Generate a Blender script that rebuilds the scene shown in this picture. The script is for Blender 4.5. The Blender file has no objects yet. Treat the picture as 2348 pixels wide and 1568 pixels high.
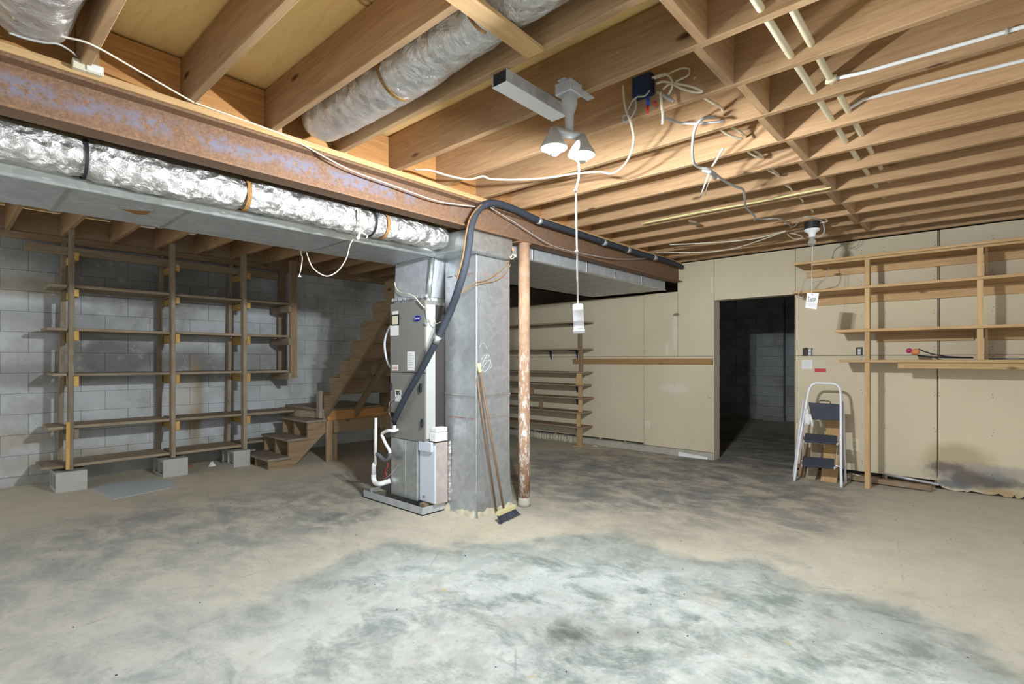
import bpy, bmesh, math, random
from mathutils import Vector, Matrix, noise
R = random.Random(7)
SC = bpy.context.scene
COL = SC.collection
# ------------------------------------------------------------------ camera
F, CX, HY, CH = 1193.0, 1174.0, 825.0, 1.246
YAW = math.radians(42.05)
CC, SS = math.cos(YAW), math.sin(YAW)
cam = bpy.data.cameras.new('camera'); co = bpy.data.objects.new('camera', cam); COL.objects.link(co)
cam.sensor_width = 36; cam.lens = 36*F/2348; cam.shift_y = (HY-784)/2348; cam.clip_start = 0.02
co.location = (0, 0, CH); co.rotation_euler = (math.pi/2, 0, YAW - math.pi/2)
SC.camera = co
# ------------------------------------------------------------------ world / light / exposure
w = bpy.data.worlds.new('world'); SC.world = w; w.use_nodes = True
bg = w.node_tree.nodes['Background']; bg.inputs[0].default_value = (0.86, 0.93, 1.0, 1); bg.inputs[1].default_value = 1.45
SC.view_settings.view_transform = 'Standard'; SC.view_settings.look = 'None'
SC.view_settings.gamma = 1; SC.view_settings.use_curve_mapping = False
SC.view_settings.exposure = 0.0
LAMP = 13500.0            # emission strength of the two lamp bulbs

# ------------------------------------------------------------------ helpers
def ray(px, py):
    t = (px-CX)/F
    return CC+t*SS, SS-t*CC, (HY-py)/F
def atX(px, py, X):
    a, b, v = ray(px, py); k = X/a; return Vector((X, b*k, CH+v*k))
def atY(px, py, Y):
    a, b, v = ray(px, py); k = Y/b; return Vector((a*k, Y, CH+v*k))
def atZ(px, py, Z):
    a, b, v = ray(px, py); k = (Z-CH)/v; return Vector((a*k, b*k, Z))
def mixp(a, b, t): return tuple(a[i]*(1-t)+b[i]*t for i in range(3))

class MB:
    def __init__(s): s.v = []; s.f = []
    def add(s, vs, fs):
        n = len(s.v); s.v += [Vector(v) for v in vs]; s.f += [tuple(i+n for i in f) for f in fs]; return s
    def box(s, a, b):
        x0, y0, z0 = (min(a[i], b[i]) for i in range(3)); x1, y1, z1 = (max(a[i], b[i]) for i in range(3))
        return s.add([(x0,y0,z0),(x1,y0,z0),(x1,y1,z0),(x0,y1,z0),(x0,y0,z1),(x1,y0,z1),(x1,y1,z1),(x0,y1,z1)],
                     [(3,2,1,0),(4,5,6,7),(0,1,5,4),(1,2,6,5),(2,3,7,6),(3,0,4,7)])
    def bar(s, p, q, w, h, up=(0,0,1)):
        p, q = Vector(p), Vector(q); d = (q-p).normalized(); u = Vector(up); sx = d.cross(u)
        if sx.length < 1e-4: sx = d.cross(Vector((0,1,0)))
        sx.normalize(); u = sx.cross(d).normalized()
        sx = sx*w/2; u = u*h/2
        return s.add([p-sx-u,p+sx-u,p+sx+u,p-sx+u,q-sx-u,q+sx-u,q+sx+u,q-sx+u],
                     [(0,1,2,3),(7,6,5,4),(4,5,1,0),(5,6,2,1),(6,7,3,2),(7,4,0,3)])
    def prism(s, poly, d):
        n = len(poly); a = [Vector(p) for p in poly]; b = [p+Vector(d) for p in a]
        return s.add(a+b, [tuple(range(n))[::-1], tuple(range(n, 2*n))] + [(i,(i+1)%n,(i+1)%n+n,i+n) for i in range(n)])
    def tube(s, pts, r, n=8, cap=True, wob=0.0, wf=8.0):
        pts = [Vector(p) for p in pts]; rings = []; m = len(pts); nx = None
        for i, p in enumerate(pts):
            d = (pts[min(i+1,m-1)]-pts[max(i-1,0)]).normalized()
            if nx is None:
                nx = d.cross(Vector((0,0,1)))
                if nx.length < .05: nx = d.cross(Vector((1,0,0)))
            nx = (nx - d*nx.dot(d)).normalized(); ny = d.cross(nx)
            rr = r[i] if isinstance(r, (list, tuple)) else r; ring = []
            for k in range(n):
                a = 2*math.pi*k/n; o = nx*math.cos(a)+ny*math.sin(a); q = rr
                if wob:
                    c = p+o*rr; q = rr*(1+wob*noise.noise(c*wf)+wob*.5*noise.noise(c*wf*2.7))
                ring.append(p+o*q)
            rings.append(ring)
        vs = [v for ri in rings for v in ri]; fs = []
        for i in range(m-1):
            for k in range(n):
                fs.append((i*n+k, i*n+(k+1)%n, (i+1)*n+(k+1)%n, (i+1)*n+k))
        if cap: fs += [tuple(range(n))[::-1], tuple(range((m-1)*n, m*n))]
        return s.add(vs, fs)
    def lathe(s, c, prof, n=16, ax=(0,0,1)):
        c = Vector(c); ax = Vector(ax).normalized(); q = Vector((0,0,1)).rotation_difference(ax)
        vs = []; m = len(prof)
        for r, z in prof:
            for k in range(n):
                a = 2*math.pi*k/n; vs.append(c+q@Vector((r*math.cos(a), r*math.sin(a), z)))
        fs = [(i*n+k, i*n+(k+1)%n, (i+1)*n+(k+1)%n, (i+1)*n+k) for i in range(m-1) for k in range(n)]
        fs += [tuple(range(n))[::-1], tuple(range((m-1)*n, m*n))]
        return s.add(vs, fs)
    def build(s, name, m, parent=None, bev=0.0, smooth=False, seg=1):
        me = bpy.data.meshes.new(name); o = bpy.data.objects.new(name, me); COL.objects.link(o)
        if parent is not None:
            org = parent.get('_w'); org = Vector(org) if org is not None else Vector((0,0,0))
            o.parent = parent
        else:
            lo = Vector([min(v[i] for v in s.v) for i in range(3)]); hi = Vector([max(v[i] for v in s.v) for i in range(3)])
            org = Vector(((lo.x+hi.x)/2, (lo.y+hi.y)/2, lo.z)); o.location = org
            o['_w'] = list(org)
        me.from_pydata([v-org for v in s.v], [], s.f)
        if parent is not None: o['_w'] = list(org)
        if bev or True:
            bm = bmesh.new(); bm.from_mesh(me)
            bmesh.ops.recalc_face_normals(bm, faces=bm.faces)
            if bev:
                bmesh.ops.bevel(bm, geom=[e for e in bm.edges], offset=bev, segments=seg, affect='EDGES', profile=.7)
            bm.to_mesh(me); bm.free()
        if smooth:
            for p in me.polygons: p.use_smooth = True
        if m: me.materials.append(m)
        return o
def tag(o, label=None, cat=None, group=None, kind=None):
    if label: o['label'] = label
    if cat: o['category'] = cat
    if group: o['group'] = group
    if kind: o['kind'] = kind
    return o
def thing(name, loc, label, cat, group=None):
    o = bpy.data.objects.new(name, None); COL.objects.link(o); o.location = loc; o['_w'] = list(loc); o.empty_display_size = .1
    return tag(o, label, cat, group)
def box(a, b): return MB().box(a, b)
def copyo(src, loc, parent):
    c = src.copy(); COL.objects.link(c); c.location = loc; c.parent = parent; return c
def smooth_path(pts, n=6):
    pts = [Vector(p) for p in pts]; out = []
    for i in range(len(pts)-1):
        p0 = pts[max(i-1,0)]; p1 = pts[i]; p2 = pts[i+1]; p3 = pts[min(i+2,len(pts)-1)]
        for k in range(n):
            t = k/n
            out.append(.5*((2*p1)+(p2-p0)*t+(2*p0-5*p1+4*p2-p3)*t*t+(-p0+3*p1-3*p2+p3)*t**3))
    out.append(pts[-1]); return out
def text_mesh(body, size, frame, name, m, parent, shear=0.0, bold=0.0):
    """frame = (origin, right, up) in world; flat lettering turned to mesh"""
    cu = bpy.data.curves.new('txt', 'FONT'); cu.body = body; cu.size = size; cu.shear = shear; cu.offset = bold
    cu.align_x = 'CENTER'; cu.align_y = 'CENTER'
    to = bpy.data.objects.new('txt', cu); COL.objects.link(to)
    dg = bpy.context.evaluated_depsgraph_get(); me = bpy.data.meshes.new_from_object(to.evaluated_get(dg))
    bpy.data.objects.remove(to); o0, rt, up = (Vector(x) for x in frame)
    mb = MB(); mb.add([o0+rt*v.co.x+up*v.co.y for v in me.vertices], [tuple(p.vertices) for p in me.polygons])
    return mb.build(name, m, parent)

# ------------------------------------------------------------------ materials
class NT:
    def __init__(s, name):
        s.m = bpy.data.materials.new(name); s.m.use_nodes = True; s.t = s.m.node_tree
        s.b = s.t.nodes['Principled BSDF']
    def n(s, typ, **kw):
        nd = s.t.nodes.new(typ)
        for k, v in kw.items():
            if k in ('op',): nd.operation = v
            elif hasattr(nd, k) and k not in nd.inputs: setattr(nd, k, v)
        return nd
    def l(s, a, b): s.t.links.new(a, b)
    def geo(s): return s.n('ShaderNodeNewGeometry').outputs['Position']
    def obj(s, rnd=True, scale=(1,1,1)):
        tc = s.n('ShaderNodeTexCoord'); out = tc.outputs['Object']
        if rnd:
            oi = s.n('ShaderNodeObjectInfo'); ml = s.n('ShaderNodeVectorMath'); ml.operation = 'SCALE'
            cb = s.n('ShaderNodeCombineXYZ')
            for i in range(3): s.l(oi.outputs['Random'], cb.inputs[i])
            s.l(cb.outputs[0], ml.inputs[0]); ml.inputs['Scale'].default_value = 37.0
            ad = s.n('ShaderNodeVectorMath'); ad.operation = 'ADD'; s.l(out, ad.inputs[0]); s.l(ml.outputs[0], ad.inputs[1]); out = ad.outputs[0]
        return out if scale == (1,1,1) else s.mp(out, scale)
    def mp(s, vec, scale=(1,1,1), loc=(0,0,0), rot=(0,0,0)):
        m = s.n('ShaderNodeMapping'); s.l(vec, m.inputs[0]); m.inputs['Location'].default_value = loc
        m.inputs['Rotation'].default_value = rot; m.inputs['Scale'].default_value = scale; return m.outputs[0]
    def noise(s, vec, sc=5, det=4, rough=.55, dist=0.0):
        nd = s.n('ShaderNodeTexNoise'); s.l(vec, nd.inputs['Vector']); nd.inputs['Scale'].default_value = sc
        nd.inputs['Detail'].default_value = det; nd.inputs['Roughness'].default_value = rough; nd.inputs['Distortion'].default_value = dist
        return nd.outputs['Fac']
    def vor(s, vec, sc=5, out='Distance', feat='F1'):
        nd = s.n('ShaderNodeTexVoronoi'); nd.feature = feat; s.l(vec, nd.inputs['Vector']); nd.inputs['Scale'].default_value = sc; return nd.outputs[out]
    def ramp(s, fac, stops):
        r = s.n('ShaderNodeValToRGB'); s.l(fac, r.inputs[0]); e = r.color_ramp.elements
        while len(e) < len(stops): e.new(.5)
        for i, (p, c) in enumerate(stops):
            e[i].position = p; e[i].color = (c if len(c) == 4 else (*c, 1)) if isinstance(c, (tuple, list)) else (c, c, c, 1)
        return r.outputs[0]
    def mix(s, fac, a, b, mode='MIX'):
        m = s.n('ShaderNodeMix'); m.data_type = 'RGBA'; m.blend_type = mode
        for sock, v in ((m.inputs[0], fac), (m.inputs[6], a), (m.inputs[7], b)):
            if isinstance(v, (int, float)): sock.default_value = v
            elif isinstance(v, (tuple, list)): sock.default_value = (*v[:3], 1)
            else: s.l(v, sock)
        return m.outputs[2]
    def math(s, op, a, b=None, clamp=False):
        m = s.n('ShaderNodeMath'); m.operation = op; m.use_clamp = clamp
        for i, v in enumerate((a, b)):
            if v is None: continue
            if isinstance(v, (int, float)): m.inputs[i].default_value = v
            else: s.l(v, m.inputs[i])
        return m.outputs[0]
    def blob(s, vec, c, r, soft=.35, warp=.35, wsc=2.0, rot=0):
        """soft mask of a warped ellipsoid: 1 inside, 0 outside"""
        q = s.mp(vec, loc=tuple(-x for x in c)) if rot == 0 else s.mp(s.mp(vec, loc=tuple(-x for x in c)), rot=(0,0,rot))
        q = s.mp(q, scale=tuple(1/x for x in r))
        ln = s.n('ShaderNodeVectorMath'); ln.operation = 'LENGTH'; s.l(q, ln.inputs[0])
        nz = s.noise(vec, wsc, 4, .6); d = s.math('ADD', ln.outputs['Value'], s.math('MULTIPLY', s.math('SUBTRACT', nz, .5), warp*2.2))
        mr = s.n('ShaderNodeMapRange'); mr.interpolation_type = 'SMOOTHSTEP'; s.l(d, mr.inputs[0])
        mr.inputs[1].default_value = 1+soft; mr.inputs[2].default_value = 1-soft; return mr.outputs[0]
    def fin(s, col, rough=.8, metal=0.0, bump=None, bs=.2, bd=.01, spec=.3):
        b = s.b
        if isinstance(col, (tuple, list)): b.inputs['Base Color'].default_value = (*col[:3], 1)
        else: s.l(col, b.inputs['Base Color'])
        if isinstance(rough, (int, float)): b.inputs['Roughness'].default_value = rough
        else: s.l(rough, b.inputs['Roughness'])
        b.inputs['Metallic'].default_value = metal; b.inputs['Specular IOR Level'].default_value = spec
        if bump is not None:
            bn = s.n('ShaderNodeBump'); bn.inputs['Strength'].default_value = bs; bn.inputs['Distance'].default_value = bd
            s.l(bump, bn.inputs['Height']); s.l(bn.outputs[0], b.inputs['Normal'])
        return s.m
def plain(name, col, rough=.6, metal=0.0, var=.08, spec=.3):
    t = NT(name); c = t.noise(t.obj(), 14, 3)
    return t.fin(t.mix(c, tuple(x*(1-var) for x in col), tuple(min(1, x*(1+var)) for x in col)), rough, metal, c, .08, .002, spec)
_W = {}
PAL = {  # light, dark, knot  (linear)
 'joist': ((.50,.325,.175),(.33,.19,.095),(.085,.038,.02)),
 'fresh': ((.60,.40,.20),(.45,.27,.11),(.16,.07,.03)),
 'block': ((.55,.30,.11),(.36,.16,.05),(.10,.04,.015)),
 'old':   ((.36,.28,.185),(.20,.15,.095),(.05,.035,.022)),
 'stair': ((.34,.24,.14),(.19,.125,.068),(.06,.035,.02)),
 'tread': ((.30,.25,.19),(.19,.155,.115),(.07,.05,.035)),
 'yellow':((.62,.40,.13),(.46,.27,.07),(.2,.1,.03)),
 'shelf': ((.62,.42,.22),(.46,.28,.12),(.13,.06,.03)),
 'dull':  ((.36,.25,.15),(.24,.155,.085),(.08,.045,.02)),
 'trim':  ((.38,.22,.09),(.30,.16,.06),(.2,.1,.04)),
}
def wood(kind, ax):
    if (kind, ax) in _W: return _W[kind, ax]
    li, dk, kn = PAL[kind]; t = NT(f'{kind}_wood_{ax}'); v = t.obj()
    s1 = {'X': (1.1, 22, 22), 'Y': (22, 1.1, 22), 'Z': (22, 22, 1.1)}[ax]
    s2 = {'X': (.5, 5, 5), 'Y': (5, .5, 5), 'Z': (5, 5, .5)}[ax]
    s3 = {'X': (1.9, 5.5, 5.5), 'Y': (5.5, 1.9, 5.5), 'Z': (5.5, 5.5, 1.9)}[ax]
    a = t.noise(t.mp(v, s1), 3.2, 5, .6); b = t.noise(t.mp(v, s2), 1.6, 3, .5)
    rings = t.math('FRACT', t.math('MULTIPLY', b, 9.0)); rings = t.ramp(rings, [(0, .2), (.55, .55), (.9, 1), (1, .25)])
    f = t.math('ADD', t.math('MULTIPLY', a, .78), t.math('MULTIPLY', rings, .20))
    c = t.mix(t.ramp(f, [(.25, 0.), (.75, 1.)]), li, dk)
    k = t.vor(t.mp(v, s3), 1.0); kr = t.ramp(k, [(.03, 1.), (.065, .7), (.10, .0)])
    c = t.mix(kr, c, kn)
    oi = t.n('ShaderNodeObjectInfo'); mr = t.n('ShaderNodeMapRange'); t.l(oi.outputs['Random'], mr.inputs[0]); mr.inputs[3].default_value = .80; mr.inputs[4].default_value = 1.14
    c = t.mix(1.0, c, mr.outputs[0], 'MULTIPLY')
    if kind in ('old', 'tread', 'dull'):
        c = t.mix(t.ramp(t.noise(v, 7, 4), [(.45, 0.), (.8, .55)]), c, (.36,.33,.28))
    _W[kind, ax] = t.fin(c, .78, 0, f, .18, .004, .25); return _W[kind, ax]
def mat_plywood():
    t = NT('plywood'); v = t.obj(); b = t.noise(t.mp(v, (3.2, .55, 3)), 1.5, 4, .55, .6)
    r = t.ramp(t.math('FRACT', t.math('MULTIPLY', b, 8)), [(0, .25), (.6, .45), (.92, 1.), (1, .25)])
    c = t.mix(t.math('MULTIPLY', r, .45), (.93,.67,.29), (.74,.48,.17)); k = t.vor(t.mp(v, (1.5, 2.6, 1)), 1.0)
    c = t.mix(t.ramp(k, [(.03, .6), (.045, 1.), (.065, .1), (.08, .8), (.10, .0)]), c, (.24,.11,.03))
    return t.fin(c, .8, 0, r, .05, .003)
def mat_floor():
    t = NT('concrete_floor'); v = t.geo()
    n1 = t.noise(v, .9, 6, .62, .3); n2 = t.noise(v, 4.5, 8, .7, .2); n3 = t.noise(t.mp(v, (1.5, 1, 1), rot=(0,0,.74)), 2.7, 9, .72, .35)
    n4 = t.noise(v, 24, 6, .72); n5 = t.noise(t.mp(v, loc=(3,9,0)), 9, 7, .7, .4)
    tan = t.mix(t.ramp(n2, [(.3, 0.), (.7, 1.)]), (.47,.43,.33), (.60,.55,.42))
    tan = t.mix(t.ramp(n1, [(.4, 0.), (.65, .5)]), tan, (.52,.49,.41))
    far = t.blob(v, (5.1, 2.6, 0), (1.7, 1.7, 1), .4, .45, 1.3)
    left = t.blob(v, (1.5, 4.3, 0), (2.0, 1.0, 1), .6, .45, 1.3)
    spot = t.blob(v, (2.15, 3.75, 0), (.35, .25, 1), .4, .5, 5)
    door = t.blob(v, (7.3, 2.2, 0), (2.6, 1.6, 1), .5, .35, 1.2)
    smear = t.blob(v, (4.75, 1.15, 0), (.8, .45, 1), .5, .5, 2.5)
    zone = t.math('MAXIMUM', t.math('MAXIMUM', t.math('MAXIMUM', far, door), t.math('MULTIPLY', smear, .8)), t.math('MAXIMUM', t.math('MULTIPLY', left, .8), spot))
    dm = t.math('MULTIPLY', zone, t.ramp(n3, [(.40, .2), (.52, .75), (.62, 1.)]))
    c = t.mix(dm, tan, (.175,.18,.175))
    patch = t.blob(v, (1.15, .9, 0), (2.15, 2.0, 1), .12, .34, 1.25)
    pc = t.mix(t.ramp(n2, [(.36, 0.), (.60, 1.)]), (.30,.345,.325), (.54,.59,.565))
    pc = t.mix(t.ramp(n5, [(.48, 0.), (.66, .75)]), pc, (.64,.69,.655))
    pc = t.mix(t.ramp(n1, [(.45, 0.), (.65, .6)]), pc, (.55,.60,.58))
    pc = t.mix(t.ramp(n3, [(.49, 0.), (.62, .9)]), pc, (.175,.215,.20))
    pc = t.mix(t.ramp(t.noise(v, 3.1, 6, .65), [(.56, 0.), (.68, .5)]), pc, (.50,.475,.40))
    pc = t.mix(t.ramp(t.noise(t.mp(v, loc=(7,3,0)), 7.5, 4, .6), [(.68, 0.), (.72, .7)]), pc, (.52,.43,.18))
    edge = t.blob(v, (1.15, .9, 0), (2.2, 2.05, 1), .05, .34, 1.25)
    inner = t.blob(v, (1.15, .9, 0), (1.86, 1.72, 1), .16, .34, 1.25)
    rim = t.math('MULTIPLY', t.math('SUBTRACT', edge, inner, True), t.ramp(n2, [(.40, .25), (.56, 1.)]))
    c = t.mix(t.math('MULTIPLY', patch, .95), c, pc)
    c = t.mix(t.math('MULTIPLY', rim, .72), c, (.20,.225,.20))
    grey = t.blob(v, (-.3, 3.0, 0), (1.7, 2.1, 1), .6, .4, 1.1)
    c = t.mix(t.math('MULTIPLY', grey, .75), c, t.mix(t.ramp(n3, [(.42, 0.), (.62, 1.)]), (.50,.485,.42), (.34,.35,.335)))
    c = t.mix(t.ramp(n4, [(.58, 0.), (.78, .30)]), c, (.66,.67,.62))
    c = t.mix(t.ramp(n4, [(.27, .5), (.45, 0.)]), c, (.20,.20,.18))
    crack = t.vor(t.mp(v, (.55,.55,.55)), 1.0, 'Distance', 'DISTANCE_TO_EDGE')
    crm = t.math('MULTIPLY', t.ramp(crack, [(.0, .45), (.003, 0.)]), t.ramp(n2, [(.5, 0.), (.6, 1.)])); c = t.mix(crm, c, (.15,.15,.13))
    rg = t.ramp(n1, [(.3, .62), (.7, .85)])
    return t.fin(c, rg, 0, t.math('ADD', n2, t.math('MULTIPLY', n4, .5)), .3, .008, .35)
def mat_blockwall(dark=1.0):
    t = NT('painted_block'); v = t.geo(); n = t.noise(v, 60, 4, .7); m = t.noise(v, 1.3, 5, .6)
    c = t.mix(t.ramp(m, [(.35, 0.), (.7, 1.)]), (.56,.585,.60), (.46,.47,.46))
    oi = t.n('ShaderNodeObjectInfo'); mr = t.n('ShaderNodeMapRange'); t.l(oi.outputs['Random'], mr.inputs[0]); mr.inputs[3].default_value = .955*dark; mr.inputs[4].default_value = 1.03*dark
    c = t.mix(1.0, c, mr.outputs[0], 'MULTIPLY')
    def bl(x, z, rx, rz, col, f, warp=.5, ws=3.5):
        nonlocal c
        c = t.mix(t.math('MULTIPLY', t.blob(v, (x, 7.06, z), (rx*1.15, 2, rz*1.15), .55, warp*.8, ws), min(1, f*1.15)), c, col)
    P = lambda x, y: atY(x, y, 7.06)
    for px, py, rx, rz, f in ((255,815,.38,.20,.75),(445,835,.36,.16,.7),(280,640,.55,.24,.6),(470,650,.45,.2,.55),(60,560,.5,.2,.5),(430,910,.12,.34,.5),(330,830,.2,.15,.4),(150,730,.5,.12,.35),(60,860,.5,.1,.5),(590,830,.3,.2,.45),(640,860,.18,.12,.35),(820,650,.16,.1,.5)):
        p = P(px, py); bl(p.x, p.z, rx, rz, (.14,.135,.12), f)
    p = P(445, 925); bl(p.x, p.z, .06, .42, (.36,.25,.11), .8, .4, 6)
    p = P(418, 910); bl(p.x, p.z, .13, .24, (.60,.58,.53), .7, .4, 6)
    for px, py in ((60,655),(30,1010),(170,1050)):
        p = P(px, py); bl(p.x, p.z, .4, .08, (.38,.31,.19), .55)
    c = t.mix(t.ramp(t.noise(v, 2.1, 7, .72), [(.46, 0.), (.66, .62)]), c, (.27,.265,.235)); c = t.mix(t.ramp(t.noise(v, 6.5, 6, .7), [(.56, 0.), (.70, .4)]), c, (.66,.67,.66))
    sx = t.n('ShaderNodeSeparateXYZ'); t.l(v, sx.inputs[0])
    base = t.ramp(sx.outputs[2], [(.0, .8), (.42, .0)]); c = t.mix(t.math('MULTIPLY', base, t.ramp(t.noise(v, 5, 5), [(.35, .2), (.65, 1.)])), c, (.34,.31,.24))
    return t.fin(c, .85, 0, n, .5, .004, .2)
def mat_drywall():
    t = NT('drywall_paper'); v = t.geo(); n = t.noise(v, 1.1, 4, .5); f = t.noise(v, 40, 3)
    c = t.mix(t.ramp(n, [(.3, 0.), (.7, 1.)]), (.63,.55,.39), (.57,.49,.345))
    def bl(px, py, rx, rz, col, fac, warp=.4, ws=5, soft=.4):
        nonlocal c
        p = atX(px, py, 6.5); c = t.mix(t.math('MULTIPLY', t.blob(v, (6.5, p.y, p.z), (2, rx, rz), soft, warp, ws), fac), c, col)
    # tide marks and mould on the damp sheet at the right
    bl(2190,1050,.24,.13,(.42,.33,.19),.8,.4); bl(2260,1100,.42,.12,(.42,.36,.26),.75,.5)
    bl(2225,1090,.30,.12,(.36,.31,.235),.7,.8,9); bl(2172,1072,.13,.06,(.15,.125,.11),.85,.6,9); bl(2290,1105,.16,.05,(.13,.13,.13),.7,1.0,12); bl(2180,1092,.12,.05,(.36,.34,.30),.8,.4,8)
    bl(2232,1098,.22,.085,(.13,.115,.10),.9,.8,7); bl(2180,1110,.12,.035,(.14,.15,.17),.8,.6,9)
    bl(2300,1085,.2,.06,(.30,.30,.28),.5,.7,7); bl(2300,1135,.12,.05,(.40,.27,.12),.8,.4,8); bl(2180,1135,.16,.03,(.55,.49,.38),.8,.4,8)
    for a in ((1548,760,.035,.24),(1530,800,.02,.09),(1545,890,.2,.06)): bl(*a, (.66,.61,.50), .75, .25, 5)
    bl(1551,721,.05,.018,(.17,.15,.11),.9,.5,14)
    return t.fin(c, .88, 0, f, .05, .002, .2)
def mat_steel():
    t = NT('rusty_primed_steel'); v = t.obj(False); a = t.noise(v, 26, 6, .75); b = t.noise(t.mp(v, (1, 1, 1)), 3.0, 4, .6); g = t.noise(v, 90, 3, .7)
    c = t.mix(t.ramp(g, [(.35, 0.), (.7, 1.)]), (.155,.088,.052), (.245,.145,.088))
    sx = t.n('ShaderNodeSeparateXYZ'); t.l(v, sx.inputs[0])
    band = t.math('MULTIPLY', t.ramp(t.math('MULTIPLY', sx.outputs[2], 4.0), [(.22, 0.), (.36, 1.), (.55, 1.), (.70, 0.)]), t.ramp(b, [(.42, 0.), (.52, 1.)]))
    xr = t.n('ShaderNodeMapRange'); t.l(t.geo(), xr.inputs[0]) if False else None
    band = t.math('MULTIPLY', band, t.ramp(a, [(.42, 0.), (.52, 1.)]))
    gx = t.n('ShaderNodeSeparateXYZ'); t.l(t.geo(), gx.inputs[0])
    band = t.math('MULTIPLY', band, t.ramp(t.math('MULTIPLY', gx.outputs[0], .2), [(.0, 1.), (.42, 1.), (.55, .1)]))
    c = t.mix(band, c, (.175,.165,.21))
    c = t.mix(t.ramp(t.noise(v, 55, 4, .8), [(.56, 0.), (.68, .75)]), c, (.34,.165,.05))
    return t.fin(c, .75, .1, a, .25, .003)
def mat_post():
    t = NT('rusty_post_paint'); v = t.obj(False); a = t.noise(v, 30, 5, .75); sx = t.n('ShaderNodeSeparateXYZ'); t.l(v, sx.inputs[0])
    c = t.mix(t.ramp(t.noise(v, 9, 5), [(.35, 0.), (.7, 1.)]), (.34,.20,.12), (.45,.29,.18))
    c = t.mix(t.ramp(sx.outputs[2], [(.0, .75), (.65, 0.)]), c, (.26,.12,.06))
    sm = t.ramp(t.math('MULTIPLY', sx.outputs[2], .45), [(.0, .9), (.35, 1.), (.6, .35), (.62, .12)])
    c = t.mix(t.math('MULTIPLY', sm, t.ramp(t.noise(t.mp(v, (1,1,.45)), 34, 5, .75), [(.50, 0.), (.57, .9)])), c, (.66,.64,.60))
    c = t.mix(t.ramp(sx.outputs[2], [(.03, 1.), (.09, 0.)]), c, (.42,.37,.27))
    return t.fin(c, .7, .0, a, .3, .003)
def mat_galv(name='galvanised', base=(.50,.52,.53), rough=.34, dirt=.4, metal=.85):
    t = NT(name); v = t.obj(False); s = t.vor(v, 26, 'Color'); bw = t.n('ShaderNodeRGBToBW'); t.l(s, bw.inputs[0])
    n = t.noise(v, 3.5, 5, .6); c = t.mix(bw.outputs[0], tuple(x*.86 for x in base), tuple(min(1, x*1.12) for x in base))
    c = t.mix(t.math('MULTIPLY', t.ramp(n, [(.4, 0.), (.75, 1.)]), dirt), c, tuple(x*.62 for x in base))
    fl = t.noise(v, 70, 3, .8); c = t.mix(t.ramp(fl, [(.66, 0.), (.74, .4)]), c, (.8,.8,.78))
    r = t.math('ADD', t.math('MULTIPLY', n, .25), rough-.08)
    return t.fin(c, r, metal, n, .12, .01, .5)
def mat_foil(name='crinkled_foil', col=(.72,.71,.68), sc=1.0, metal=.92):
    t = NT(name); v = t.obj(False); a = t.noise(v, 16*sc, 6, .7, 1.2); b = t.vor(t.mp(v, (1,1,1)), 22*sc); c2 = t.noise(v, 2.5, 3)
    h = t.math('ADD', a, t.math('MULTIPLY', b, .7)); c = t.mix(t.ramp(c2, [(.4, 0.), (.7, 1.)]), col, tuple(x*.82 for x in col))
    return t.fin(c, t.ramp(a, [(.3, .22), (.7, .42)]), metal, h, .9, .02, .5)
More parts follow.
